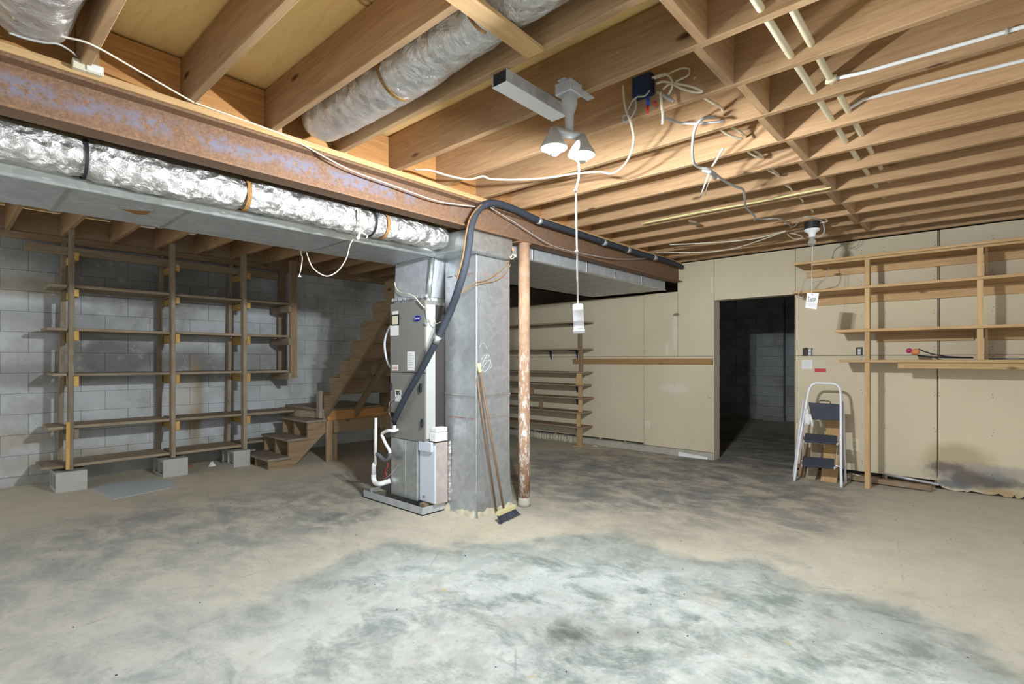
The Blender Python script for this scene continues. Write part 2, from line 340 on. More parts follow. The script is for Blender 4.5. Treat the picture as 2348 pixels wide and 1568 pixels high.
M = {
 'floor': mat_floor(), 'blockwall': mat_blockwall(), 'drywall': mat_drywall(), 'ply': mat_plywood(), 'steel': mat_steel(), 'post': mat_post(),
 'galv': mat_galv('galvanised', (.50,.52,.53), .36, .4, .75), 'galvbright': mat_galv('bright_galvanised', (.60,.63,.63), .28, .25), 'galvdull': mat_galv('dull_galvanised', (.52,.54,.56), .45, .4, .5),
 'foil': mat_foil(), 'foil2': mat_foil('smooth_foil', (.78,.78,.77), .8),
 'cabinet': plain('grey_cabinet_paint', (.20,.195,.175), .5), 'cabside': plain('pale_cabinet_side', (.42,.44,.41), .45), 'dark': plain('dark_gap', (.05,.045,.04), .8),
 'white': plain('white_plastic', (.72,.72,.70), .4), 'offwhite': plain('offwhite_cable', (.66,.62,.50), .5), 'cream': plain('cream_plastic', (.68,.62,.46), .45),
 'pvc': plain('white_pipe', (.74,.74,.72), .35), 'cpvc': plain('cream_pipe', (.70,.62,.42), .4), 'black': plain('black_foam', (.035,.042,.055), .75),
 'blackpl': plain('black_plastic', (.018,.018,.022), .5), 'grey': plain('grey_cable', (.36,.36,.34), .55), 'greytape': plain('grey_foam', (.12,.125,.14), .8),
 'ladder': plain('white_enamel', (.72,.73,.76), .3, 0, .03, .5), 'step': plain('charcoal_step', (.045,.05,.065), .7), 'paper': plain('paper', (.74,.74,.72), .85, 0, .03),
 'red': plain('red_print', (.55,.06,.07), .6), 'redwood': plain('dark_red_paint', (.16,.012,.022), .7), 'ink': plain('ink', (.05,.05,.06), .8), 'blue': plain('blue_oval', (.012,.012,.30), .35),
 'navy': plain('navy_metal', (.015,.035,.11), .45, .3), 'bluewire': plain('blue_nut', (.01,.07,.45), .4), 'redwire': plain('red_wire', (.62,.02,.03), .45),
 'orange': plain('orange_tape', (.62,.24,.09), .5), 'yellow': plain('pale_yellow_plastic', (.70,.68,.30), .5), 'bristle': plain('bristle', (.055,.055,.075), .9),
 'handle': plain('broom_handle_wood', (.20,.125,.075), .55), 'silver': plain('silver_metal', (.62,.62,.62), .3, .9), 'porcelain': plain('porcelain', (.75,.75,.76), .25, 0, .03, .5),
 'strap': plain('brown_strap', (.27,.14,.045), .8), 'filterside': plain('scuffed_filter_side', (.42,.36,.33), .6, .0, .35), 'filterwhite': plain('pale_blue_white_enamel', (.56,.60,.68), .35, 0, .03),
 'conc': plain('concrete_block', (.42,.41,.38), .9, 0, .12), 'chalk': plain('chalk', (.72,.72,.74), .9), 'beige': plain('beige_paint', (.60,.53,.40), .8),
 'brickred': plain('broken_brick', (.33,.11,.07), .9), 'mortar': plain('mortar', (.33,.335,.325), .95), 'stoneg': plain('curb_concrete', (.42,.39,.32), .9, 0, .25),
 'lightgrey': plain('light_grey_hose', (.55,.60,.66), .4), 'patch': plain('smooth_grey_patch', (.47,.52,.55), .5, 0, .03), 'magenta': plain('magenta_cap', (.45,.02,.12), .4),
 'sealant': plain('yellowed_sealant', (.50,.46,.33), .9, 0, .3),
}
t = NT('lamp_glow'); em = t.n('ShaderNodeEmission'); em.inputs[0].default_value = (.90,.95,1,1); em.inputs[1].default_value = LAMP
t.l(em.outputs[0], t.t.nodes['Material Output'].inputs[0]); M['glow'] = t.m
t = NT('clear_bulb'); M['bulb'] = t.fin((.75,.75,.75), .12, 0, None); t.b.inputs['Transmission Weight'].default_value = .85

# ================================================================== SETTING
NX0 = -.75
# floor
fl = box((-4, -5, -.12), (13.2, 7.3, 0)).build('floor', M['floor']); fl['kind'] = 'structure'
# ceiling: subfloor sheets over the joists
ceil = box((-2.2, -3.0, 2.765), (13.2, 7.3, 2.80)).build('ceiling', wood('dull', 'X')); ceil['kind'] = 'structure'
cw = Vector(ceil['_w'])
sheet = MB().box((-.607, -1.217, -.011), (.607, 1.217, .011)).build('subfloor_panel', M['ply'], None)
sheet.location = (0,0,0); first = True
for i in range(7):
    for j in range(5):
        x = -.37 + 1.218*i; y = -1.8 + 2.438*j + (1.2 if i % 2 else 0)
        if y > 7.2: continue
        p = Vector((x, min(y, 6.05), 2.751)) - cw
        if first: sheet.parent = ceil; sheet.location = p; first = False
        else: copyo(sheet, p, ceil)
# joists near side and far side of the beam
def joist(x0, x1, y0, y1, z0=2.503, z1=2.738, kind='joist'):
    return box((x0, y0, z0), (x1, y1, z1)).build('joist', wood(kind, 'Y'), ceil, .003)
JR = [.855+.406*n for n in range(-5, 14)]         # right faces of the near joists
for n, xr in enumerate(JR):
    joist(xr-.038, xr, -2.6, 2.985)
    joist(xr+.001, xr+.039, 2.90, 7.02)
joist(6.42, 6.458, -2.6, 7.0)
# end blocking over the beam, mid-span bridging, rim on the block wall
for n, xr in enumerate(JR[:-1]):
    box((xr+.040, 2.945, 2.505), (xr+.367, 2.983, 2.737)).build('end_block', wood('block', 'X'), ceil, .002)
    if n >= 4:
        off = .0 if n % 2 else .035
        box((xr+.001, .80+off, 2.503), (xr+.367, .838+off, 2.737)).build('bridging_block', wood('joist', 'X'), ceil, .002)
box((-2, 7.02, 2.503), (6.6, 7.06, 2.74)).build('rim_board', wood('dull', 'X'), ceil)
box((-2, 6.99, 2.437), (6.6, 7.2, 2.475)).build('sill_board', wood('dull', 'X'), ceil)
box((-2, 6.99, 2.476), (6.6, 7.2, 2.503)).build('sill_board', wood('dull', 'X'), ceil)

# left block wall
wl = box((-2, 7.0615, 0), (6.75, 7.25, 2.44)).build('wall_left', M['blockwall']); wl['kind'] = 'structure'
bl = MB().box((-.2018, -.0012, -.1004), (.2018, .05, .1004)).build('block', M['blockwall'], None, .0011)
def lay(blk, wall, c): 
    o = blk.copy(); COL.objects.link(o); o.location = Vector(c) - Vector(wall['_w']); o.parent = wall; return o
for r in range(12):
    z = .1015+.2032*r
    for k in range(15 if r % 2 else 14):
        x = .42+.203*(r % 2)*-1+.406*k+.2
        if x > 6.3: continue
        lay(bl, wl, (x-.41 if False else x-.2, 7.062, z))
# walls of the dark room beyond the doorway
we = box((6.6, 7.1, 2.44), (6.75, 7.3, 2.8)).build('wall_end', M['dark']); we['kind'] = 'structure'
wf = box((11.62, -2, 0), (11.8, 7.2, 2.74)).build('wall_back', M['blockwall']); wf['kind'] = 'structure'
bx = MB().box((-.006, -.2005, -.0995), (.05, .2005, .0995)).build('block', M['blockwall'], None, .003)
for r in range(12):
    for k in range(6):
        lay(bx, wf, (11.612, 1.9+.406*k+(.203 if r % 2 else 0), .1015+.2032*r))
pil = box((11.42, 2.95, 0), (11.612, 3.345, 2.44)).build('pilaster', M['mortar'], wf)
for r in range(12): lay(bx, wf, (11.414, 3.1475, .1015+.2032*r))
for b in (bl, bx): bpy.data.objects.remove(b)
pm = box((6.7, 7.1, 0), (11.62, 7.2, 2.76)).build('wall_far_room_left', M['drywall']); pm['kind'] = 'structure'
cw3 = box((6.72, 7.2, 0), (11.8, 7.3, 2.8)).build('wall_far_room_end', M['dark']); cw3['kind'] = 'structure'
pm2 = box((6.7, -1.9, 0), (11.62, -1.8, 2.74)).build('wall_far_room_right', M['drywall']); pm2['kind'] = 'structure'

# right wall: studs, curb, drywall sheets
XW = 6.5
wr = box((6.60, -2.6, 2.50), (6.70, 7.2, 2.74)).build('wall_right', M['dark']); wr['kind'] = 'structure'
def pr(name, a, b, m, bev=0.0): return box(a, b).build(name, m, wr, bev)
for y in [7.0, 6.6, 6.19, 5.78, 5.37, 4.96, 4.55, 4.14, 3.73, 3.43, 3.0, 2.50]:
    pr('stud', (6.515, y-.019, 0), (6.60, y+.019, 2.13 if y > 2.9 else 2.5), wood('dull', 'Z'))
for y in [1.53, 1.14, .735, .32, -.08, -.49, -.9, -1.3, -1.7]:
    pr('stud', (6.515, y-.019, .03), (6.60, y+.019, 2.5), wood('dull', 'Z'))
pr('top_plate', (6.515, 2.95, 2.10), (6.60, 7.05, 2.138), wood('dull', 'Y'))
pr('wall_backing', (6.602, 2.95, 0), (6.68, 7.1, 2.138), M['drywall'])
pr('wall_backing', (6.602, 2.471, 0), (6.68, 2.95, 2.503), M['drywall'])
pr('wall_backing', (6.602, -2.6, 0), (6.68, 1.55, 2.503), M['dark'])
pr('wall_backing', (6.602, 1.55, 1.99), (6.68, 2.471, 2.503), M['drywall'])
# sheets  (y0,y1,z0,z1)
for (y0, y1, z0, z1) in [(5.86,7.05,1.294,2.11),(3.43,5.856,1.294,2.125),(2.952,3.426,1.294,2.138),(2.475,2.948,1.294,2.500),
                         (1.56,2.471,1.994,2.500),(.316,1.556,1.294,2.500),(-.9,.296,1.294,2.500),(-2.5,-.904,1.294,2.5),
                         (5.86,7.05,.115,1.290),(3.43,5.856,.112,1.290),(2.475,3.426,.088,1.290),(.318,1.556,.078,1.290)]:
    pr('drywall_sheet', (XW, y0, z0), (XW+.013, y1, z1), M['drywall'], .0015)
# damp sheet with a torn lower edge
poly = [(XW, .310, 1.290), (XW, -.9, 1.290), (XW, -.9, .03)]
y = -.9; rr = random.Random(3)
bot = [(-.9,.02),(-.6,.03),(-.34,.09),(-.30,.075),(-.275,.02),(-.25,.004),(-.235,.006),(-.22,.035),(-.205,.006),(-.16,.004),(-.12,.028),(-.085,.012),(-.03,.006),(.03,.016),(.07,.02),(.10,.004),(.12,.012),(.17,.003),(.23,.006),(.28,.02),(.31,.055),(.322,.09),(.310,.13)]
poly = [(XW-.012, .310, 1.290), (XW-.012, -.9, 1.290)] + [(XW-.012, a, b) for a, b in bot]
MB().prism(poly, (.014, 0, 0)).build('drywall_sheet', M['drywall'], wr)
# curb along the left part
cb = MB(); pts = []
for i in range(40):
    y = 2.475+i*(4.5/39); pts.append((y, .082+.012*noise.noise(Vector((y*3, 0, 0))), .018*noise.noise(Vector((y*2.2, 5, 0)))))
for i in range(39):
    (ya, za, xa), (yb, zb, xb) = pts[i], pts[i+1]
    cb.add([(6.47+xa, ya, 0), (6.47+xb, yb, 0), (6.475+xb, yb, zb), (6.475+xa, ya, za), (6.6, ya, za+.01), (6.6, yb, zb+.01)], [(0,1,2,3), (3,2,5,4)])
cb.build('curb', M['stoneg'], wr)
pr('door_jamb', (6.485, 2.468, 0), (6.62, 2.478, 1.994), M['beige'])
pr('door_jamb', (6.485, 1.552, 0), (6.62, 1.560, 1.994), M['beige'])
pr('door_head', (6.485, 1.552, 1.986), (6.62, 2.478, 1.994), M['beige'])
# screw heads in pairs along the studs
sc_ = MB()
for y in [5.78, 4.96, 4.14, 3.86, 3.445, 3.41, 2.99, 2.50, 1.53, .93, .735, .335, .30, -.08]:
    for z in (.16, .55, .9, 1.25, 1.34, 1.7, 2.03) + ((2.36,) if y < 2.9 else ()):
        if y > 2.9 and z > 2.1: continue
        for dz in (0, .03):
            sc_.lathe((XW-.0135 if (y < .31 and z < 1.29) else XW-.001, y+R.uniform(-.006,.006), z+dz), [(.0038, 0), (.0038, .0012)], 6, (-1,0,0))
so = sc_.build('screw_head', M['ink'], wr); so['kind'] = 'stuff'
# damage at lower joint beside the door + hardware at sheet bottoms
for (a, b, z0, z1) in ((.33, .85, .0, .03), (.85, 1.5, .0, .035)):
    pr('sole_plate', (6.50, a, z0), (6.60, b, z1), wood('dull', 'Y'), .003)

# ================================================================== STEEL BEAM, PLATE, POST
bm_ = MB(); X0, X1 = -2.0, 7.3
prof = [(2.88,2.254),(3.0,2.254),(3.0,2.268),(2.946,2.274),(2.946,2.448),(3.0,2.454),(3.0,2.468),(2.88,2.468),(2.88,2.454),(2.934,2.448),(2.934,2.274),(2.88,2.268)]
bm_.prism([(X0, y, z) for y, z in prof], (X1-X0, 0, 0))
tag(bm_.build('steel_beam', M['steel'], None, .0015), 'long rust-mottled steel beam crossing below the joists above the round post', 'beam')
tag(box((-2.0, 2.868, 2.4685), (6.44, 2.99, 2.5025)).build('beam_plate', wood('fresh', 'X'), None, .003), 'pale wooden plate lying along the top of the rusty steel beam', 'timber')
PX, PY = 3.375, 2.905
post = thing('steel_post', (PX, PY, 0), 'round rusty brown steel post flecked with white paint holding up the beam', 'post')
MB().lathe((PX, PY, 0), [(.051, 0), (.0505, .6), (.050, 1.4), (.0495, 2.24)], 28).build('shaft', M['post'], post, 0, True)
box((PX-.075, PY-.02, 2.241), (PX+.075, PY+.085, 2.2535)).build('cap_plate', M['steel'], post)
MB().lathe((PX, PY, .0), [(.058, 0), (.056, .03), (.052, .05), (.0512, .075)], 20).build('footing_collar', M['stoneg'], post, 0, True)

# ================================================================== DUCTS
# supply trunk, left of the plenum
tr = thing('supply_duct', (1.0, 3.6, 2.09), 'long rectangular galvanised duct hanging behind the foil tube left of the air handler', 'duct')
def rectring(x, g): return [(x,3.3-g,2.09-g),(x,3.9+g,2.09-g),(x,3.9+g,2.36+g),(x,3.3-g,2.36+g)]
box((-2.0, 3.3, 2.09), (2.70, 3.9, 2.36)).build('duct_body', M['galvdull'], tr, .012, False, 2)
for x in (.43, .95, 1.93):
    MB().prism(rectring(x, .004), (.022, 0, 0)).build('seam_band', M['galvbright'], tr)
# bright folded foil strip along the lower edge
st = MB(); n = 110
for i in range(n):
    x = -2+4.72*i/(n-1); hgt = .050+.030*noise.noise(Vector((x*2.1, 0, 0)))+.006*noise.noise(Vector((x*9, 1, 0)))
    st.v += [Vector((x, 3.315, 2.0835)), Vector((x, 3.2935, 2.0865)), Vector((x, 3.2925, 2.09+max(.012, hgt)))]
for i in range(n-1):
    k = i*3; st.f += [(k, k+3, k+4, k+1), (k+1, k+4, k+5, k+2)]
st.build('foil_edge_tape', M['galvbright'], tr, 0, True)
# torn rectangular cut-out in the underside
q = [atZ(256,470,2.0885), atZ(352,481,2.0885), atZ(338,494,2.0885), atZ(250,480,2.0885)]
MB().prism([p-Vector((0,0,.0022)) for p in q], (0, 0, .002)).build('cut_opening', M['foil2'], tr)
q = [atZ(280,480,2.086), atZ(346,485,2.086), atZ(336,493,2.086), atZ(310,491,2.086)]
MB().prism([p-Vector((0,0,.001)) for p in q], (0, 0, .001)).build('torn_flap', M['strap'], tr)

# plenum box over the return column and its trunk to the right
bxn = thing('duct_junction_box', (3.0, 3.2, 2.08), 'galvanised duct box tucked under the beam above the tall return column', 'duct')
box((2.715, 2.905, 2.085), (3.235, 3.9, 2.250)).build('box_body', M['galvbright'], bxn, .022, True, 3)
MB().bar((2.712, 2.90, 2.088), (3.235, 2.90, 2.088), .012, .012).build('edge_seam', M['galvbright'], bxn, .003)
MB().bar((2.712, 2.90, 2.088), (2.712, 3.31, 2.088), .012, .012).build('edge_seam', M['galvbright'], bxn, .003)
rt = thing('right_duct_run', (5.0, 3.6, 2.145), 'wide low galvanised duct running behind the post toward the doorway wall', 'duct')
box((3.24, 3.05, 2.150), (6.36, 4.18, 2.38)).build('duct_body', M['galvdull'], rt, .010, False, 2)
for x in (3.66, 4.54, 5.10, 5.72):
    MB().prism([(x,3.046,2.146),(x,4.184,2.146),(x,4.184,2.384),(x,3.046,2.384)], (.02, 0, 0)).build('seam_band', M['galvbright'], rt)
box((3.24, 3.040, 2.144), (6.36, 3.056, 2.158)).build('edge_seam', M['galvbright'], rt, .003)

# return column
cl = thing('return_duct_column', (3.06, 3.15, 0), 'tall shiny square galvanised return duct standing on the floor beside the rusty post', 'duct')
col_ = MB(); prof_z = [0.0, .03, .07, .12, .2, .5, .93, .965, .97, 1.6, 2.0, 2.085]
for i, z in enumerate(prof_z):
    e = [.030, .022, .018, .014, .004, 0, 0, .006, 0, 0, 0, .0][i]
    for (x, y) in ((2.87-e, 2.97-e), (3.262+e, 2.97-e), (3.262+e, 3.345), (2.87-e, 3.345)): col_.v.append(Vector((x, y, z)))
for i in range(len(prof_z)-1):
    for k in range(4): col_.f.append((i*4+k, i*4+(k+1)%4, (i+1)*4+(k+1)%4, (i+1)*4+k))
col_.f += [(3,2,1,0)]
col_.build('column_body', M['galv'], cl)
for z in (.955,): MB().prism([(2.862,2.962,z),(3.270,2.962,z),(3.270,3.348,z),(2.862,3.348,z)], (0,0,.018)).build('drive_cleat', M['galvbright'], cl, .004)
MB().bar((2.8695, 2.9695, .12), (2.8695, 2.9695, 2.08), .012, .012).build('corner_seam', M['galvbright'], cl, .003)
# lumpy sealant and foil round the foot
sk = MB(); ring = []
path = []
for i in range(60):
    u = i/59
    if u < .45: path.append((2.862, 3.345-(3.345-2.962)*u/.45))
    else: path.append((2.862+(3.27-2.862)*(u-.45)/.55, 2.962))
for (x, y) in path:
    nz = noise.noise(Vector((x*18, y*18, 0))); hz = .055+.03*nz; o = .018+.014*noise.noise(Vector((x*25, y*25, 4)))
    dx = -1 if x < 2.863 else 0; dy = -1 if y < 2.963 else 0
    sk.v += [Vector((x+dx*(o+.012), y+dy*(o+.012), .0)), Vector((x+dx*o, y+dy*o, hz*.6)), Vector((x, y, hz))]
for i in range(59):
    k = 3*i; sk.f += [(k, k+1, k+4, k+3), (k+1, k+2, k+5, k+4)]
sk.build('sealant_skirt', M['sealant'], cl, 0, True)
# faint red stamped print and chalk scribble on the metal
rp = MB()
for y0, z, cnt in ((3.33, 1.93, 26), (3.33, .77, 26)):
    for i in range(cnt):
        if R.random() < .2: continue
        y = y0-.012*i-.02; rp.add([(2.8665, y, z), (2.8665, y-.007, z+.001), (2.8665, y-.007, z+.011), (2.8665, y, z+.010)], [(0,1,2,3)])
for x0, z, cnt in ((2.93, 1.93, 22), (2.95, .77, 20)):
    for i in range(cnt):
        if R.random() < .45: continue
        x = x0+.014*i; rp.add([(x, 2.9665, z), (x+.008, 2.9665, z), (x+.008, 2.9665, z+.010), (x, 2.9665, z+.010)], [(0,1,2,3)])
o = rp.build('stamped_print', plain('faded_red_stamp', (.40,.17,.15), .6), cl); o['kind'] = 'stuff'
for line in ([(1099,865),(1102,845),(1112,822),(1118,812),(1122,817),(1113,822)], [(1100,862),(1112,835),(1125,825),(1122,840),(1112,853),(1108,850)] , [(1101,834),(1106,820),(1112,815),(1122,816)],
             [(1101,834),(1110,828),(1118,825),(1124,829),(1128,838),(1123,846)], [(1099,798),(1103,789),(1109,787),(1114,793),(1117,801)]):
    MB().tube(smooth_path([atY(x, y, 2.9645) for x, y in line], 4), .0010, 5).build('chalk_scribble', M['chalk'], cl)

# foil-wrapped round duct below the beam
fx = thing('foil_duct', (1.0, 3.15, 2.08), 'long crinkled foil insulated round duct slung under the rusty beam', 'duct')
pts = []; rad = []
for i in range(230):
    x = -1.2+i*(3.88/229); s = .006*math.sin(x*6)
    pts.append((x, 3.155+.006*noise.noise(Vector((x*4, 3, 0))), 2.196+s)); rr_ = .094
    for sx_ in (.47, 1.19, 2.02, 2.12): rr_ -= .012*math.exp(-((x-sx_)/.035)**2)
    if x > 2.60: rr_ *= 1-.18*(x-2.60)/.08
    rad.append(rr_)
MB().tube(pts, rad, 40, True, .11, 13).build('foil_sleeve', M['foil'], fx, 0, True)
def ringband(cx, cy, cz, r, wd, ax='X', n=28):
    m = MB(); th = .0035
    for s_, rr2 in ((-wd/2, r), (wd/2, r), (wd/2, r+th), (-wd/2, r+th)):
        for k in range(n):
            a = 2*math.pi*k/n
            m.v.append(Vector((cx+s_, cy+rr2*math.cos(a), cz+rr2*math.sin(a))) if ax == 'X' else Vector((cx+rr2*math.cos(a), cy+s_, cz+rr2*math.sin(a))))
    for j in range(4):
        for k in range(n): m.f.append((j*n+k, j*n+(k+1)%n, ((j+1)%4)*n+(k+1)%n, ((j+1)%4)*n+k))
    return m
for x, m_ in ((.47, 'blackpl'), (1.19, 'strap'), (2.02, 'blackpl'), (2.12, 'strap')):
    ringband(x, 3.155, 2.196, .091, .022 if m_ == 'strap' else .014).build('hanger_strap', M[m_], fx)

# foil ducts in the joist bays
def bay_duct(name, x, r, ys, zs, label, wob=.06):
    tt = thing(name, (x, (ys[0]+ys[-1])/2, min(zs)-r), label, 'duct'); cp = smooth_path([(x, y, z) for y, z in zip(ys, zs)], 16)
    rad = [r*(1 if i < len(cp)-5 else 1-.13*(i-len(cp)+5)) for i in range(len(cp))]
    MB().tube(cp, rad, 36, True, wob, 9).build('foil_sleeve', M['foil2'], tt, 0, True); return tt
d1 = bay_duct('bay_duct', 1.455, .128, [-1.6,-.4,.5,1.3,2.1,2.86], [2.64,2.645,2.65,2.640,2.590,2.60], 'foil insulated duct in the bay above the pale cross board')
ringband(1.455, 2.02, 2.592, .126, .02, 'Y').build('hanger_strap', M['strap'], d1)
MB().tube(smooth_path([(1.30,1.42,2.56),(1.33,1.40,2.5),(1.36,1.385,2.475),(1.40,1.40,2.49)], 5), .006, 6).build('hanger_strap', M['strap'], d1)
bay_duct('bay_duct', .235, .135, [-.6,.6,1.5,2.2,2.8], [2.56,2.56,2.57,2.585,2.60], 'foil insulated duct filling the far left joist bay beside the white sensor box')
bay_duct('bay_duct', .66, .085, [3.9,4.6,5.2,5.6], [2.44,2.47,2.50,2.53], 'short dim foil duct between joists beyond the supply duct', .04)
# straps of wood / channel under the joists
tag(MB().bar((1.10, 1.325, 2.4925), (1.635, 1.345, 2.4925), .085, .019, (0,0,1)).build('cross_board', wood('fresh', 'X'), None, .002), 'pale board nailed under two joists holding up the foil duct', 'board')
chn = thing('metal_channel', (1.85, 1.56, 2.44), 'short open metal channel with white underside fixed below two joists', 'channel')
a0, a1 = 1.645, 2.075; y0, y1 = 1.515, 1.60
box((a0, y0, 2.442), (a1, y1, 2.446)).build('bottom_plate', M['porcelain'], chn)
box((a0, y0, 2.446), (a1, y0+.003, 2.500)).build('side_plate', M['galvdull'], chn)
box((a0, y1-.003, 2.446), (a1, y1, 2.500)).build('side_plate', M['galvdull'], chn)
box((a0+.004, y0+.004, 2.447), (a0+.012, y1-.004, 2.499)).build('dark_mouth', M['blackpl'], chn)

# ================================================================== LAMP (pull-cord twin bulb)
LX, LY = 2.055, 1.487
def onray(px, py, k): a, b, v = ray(px, py); return Vector((a*k, b*k, CH+v*k))
B1 = onray(1270, 330, 2.365); B2 = onray(1334, 346, 2.365)
mid = (B1+B2)/2
lm = thing('twin_lamp', (mid.x, mid.y, mid.z), 'twin bulb work lamp glowing brightly below the joists', 'lamp')
box((mid.x-.04, mid.y-.045, 2.445), (mid.x+.05, mid.y+.045, 2.4985)).build('mounting_box', M['galvdull'], lm, .004)
box((mid.x-.05, mid.y-.02, 2.4988), (2.115, mid.y+.02, 2.5032)).build('mounting_bar', M['galvdull'], lm)
MB().lathe((mid.x+.012, mid.y+.0, mid.z+.058), [(.018, 0), (.020, .09), (.030, .12), (.036, .14), (.036, .17), (.03, .18), (.03, .225)], 20).build('lampholder', M['grey'], lm, 0, True)
sd = (B2-B1).normalized()
MB().tube([B1+Vector((0,0,.066)), mid+Vector((0,0,.060)), B2+Vector((0,0,.066))], [.016, .020, .016], 14).build('splitter', M['galvdull'], lm, 0, True)
for b_ in (B1, B2): MB().lathe(b_, [(.026,-.0175),(.060,-.021),(.062,-.018),(.054,.000),(.032,.036),(.018,.072)], 24).build('added_lamp_hood', M['grey'], lm, 0, True)  # hoods added to keep direct bulb light off the joists above
for b_ in (B1, B2): MB().lathe(b_, [(.012,-.0455),(.0225,-.0450),(.024,-.0435),(.0245,-.034),(.024,-.021),(.020,-.0185)], 20).build('bulb', M['glow'], lm, 0, True)
for b_ in (B1, B2): MB().lathe(b_, [(.010,-.0500),(.0205,-.0490),(.0205,-.0462),(.010,-.0460)], 16).build('added_end_cap', M['white'], lm, 0, True)  # opaque caps added to cut the light falling straight down
K = 2.365
cp = [onray(x, y, K) for x, y in ((1327,362),(1328,390),(1327,408),(1322,430),(1321,440),(1322,520),(1323,575),(1324,640),(1325,700))]
MB().tube(cp, .0042, 7).build('pull_cord', M['white'], lm, 0, True)
for x, y in ((1320,437),(1322,577)): MB().lathe(onray(x, y, K), [(.002,-.008),(.008,-.004),(.008,.004),(.002,.008)], 8).build('cord_knot', M['white'], lm, 0, True)
hb = onray(1328, 764, K); ht = onray(1325, 697, K)
MB().lathe(hb, [(.025,0),(.028,.004),(.028,.014),(.0245,.018),(.0245,.05),(.0255,.052),(.0245,.056),(.0245,.1),(.0235,(ht-hb).length-.004),(.02,(ht-hb).length)], 24, ht-hb).build('cord_handle', M['porcelain'], lm, 0, True)

# ================================================================== AIR HANDLER
ah = thing('air_handler', (2.93, 3.6, .08), 'tall grey air handler cabinet standing in a metal drain pan', 'air handler')
AX = 2.67
box((AX, 3.36, .572), (3.20, 3.845, 1.135)).build('lower_cabinet', M['cabinet'], ah, .004)
box((AX, 3.36, 1.139), (3.20, 3.845, 1.735)).build('upper_cabinet', M['cabinet'], ah, .004)
box((AX+.006, 3.352, .60), (AX+.10, 3.3605, 1.70)).build('side_flange', M['cabside'], ah)
box((AX+.105, 3.356, .60), (3.15, 3.3605, 1.70)).build('side_gap_shade', M['dark'], ah)  # near-black colour paints the shade in the gap beside the duct column
box((2.675, 3.47, .075), (3.19, 3.84, .571)).build('blower_base', M['galvbright'], ah, .004)
box((2.671, 3.63, .085), (2.6755, 3.636, .565)).build('base_seam', M['galvbright'], ah)
MB().prism([(2.70, 3.38, 1.735), (3.18, 3.38, 1.735), (3.18, 3.83, 1.735), (2.70, 3.83, 1.735)], (0,0,.028)).build('top_flange', M['foil2'], ah)
# plenum above
pl = MB().add([(2.70,3.385,1.763),(3.18,3.385,1.763),(3.18,3.83,1.763),(2.70,3.83,1.763),(2.735,3.345,2.088),(3.20,3.345,2.088),(3.20,3.86,2.088),(2.735,3.86,2.088)],
              [(3,2,1,0),(4,5,6,7),(0,1,5,4),(1,2,6,5),(2,3,7,6),(3,0,4,7)])
pl.build('plenum', M['galvdull'], ah, .004)
MB().tube([(2.715,3.372,1.765),(2.722,3.362,1.9),(2.735,3.345,2.085)], .022, 12).build('rolled_corner', M['galvbright'], ah, 0, True)
sl = MB()
for i in range(26):
    y = 3.375+i*.0185; sl.lathe((2.697+.004*noise.noise(Vector((y*40,0,0))), y, 1.765), [(.004,-.014),(.017+.006*noise.noise(Vector((y*60,2,0))),-.004),(.016,.010),(.004,.022)], 7)
o = sl.build('sealant_bead', M['galvdull'], ah, 0, True); o['kind'] = 'stuff'
def onfront(px, py, dx=0.0): return atX(px, py, AX-.0015-dx)
def flatquad(pts, m, name, par, th=.0012, d=(1,0,0)):
    return MB().prism([Vector(p)-Vector(d)*th for p in pts], Vector(d)*th).build(name, m, par)
def fq(x0, y0, x1, y1, m, name, dx=0.0, par=ah):
    a = onfront(x0, y0, dx); b = onfront(x1, y1, dx)
    return flatquad([(a.x,a.y,a.z),(a.x,b.y,a.z),(a.x,b.y,b.z),(a.x,a.y,b.z)], m, name, par)
fq(899,714,913,726, M['paper'], 'notice_sticker'); fq(897,722,915,745, M['blackpl'], 'viewport_frame', .004); fq(899,725,912,743, M['cream'], 'viewport_glass', .006)
fq(895,746,914,769, M['paper'], 'notice_sticker'); fq(934,806,951,850, M['paper'], 'rating_label'); fq(899,836,913,850, M['paper'], 'warning_label')
for k in range(9): fq(936,810+k*4,936+R.choice((9,12,13)),811+k*4, plain('label_print%d' % k, (.45,.45,.46), .8) if k == 0 else bpy.data.materials['label_print0'], 'label_print', .0015)
for k in range(4): fq(901,839+k*3,911,840+k*3, M['red'], 'label_print', .0015)
oc = onfront(957, 730, .003); ov = MB().lathe(oc, [(.044, 0), (.046, .003), (.044, .005)], 32, (-1,0,0))
for v in ov.v: v.z = oc.z+(v.z-oc.z)*.52
ov.build('logo_badge', M['blue'], ah)
orr = MB().lathe(oc-Vector((.0052,0,0)), [(.0405, 0), (.0405, .0006)], 32, (-1,0,0))
for v in orr.v: v.z = oc.z+(v.z-oc.z)*.50
text_mesh('Carrier', .026, (oc-Vector((.0075,0,0)), (0,-1,0), (0,0,1)), 'logo_lettering', M['white'], ah, .35, .0006)
for px, py in ((966,889),(969,970),(897,886)):
    c_ = onfront(px, py, .0); MB().box(c_-Vector((.016,.013,.034)), c_+Vector((.0,.013,.034))).build('door_latch', M['blackpl'], ah, .006)
fq(906,893,920,921, M['paper'], 'notice_sticker', .0); fq(908,896,918,905, M['ink'], 'label_print', .0015); fq(907,893,920,895, M['yellow'], 'label_print', .0015)
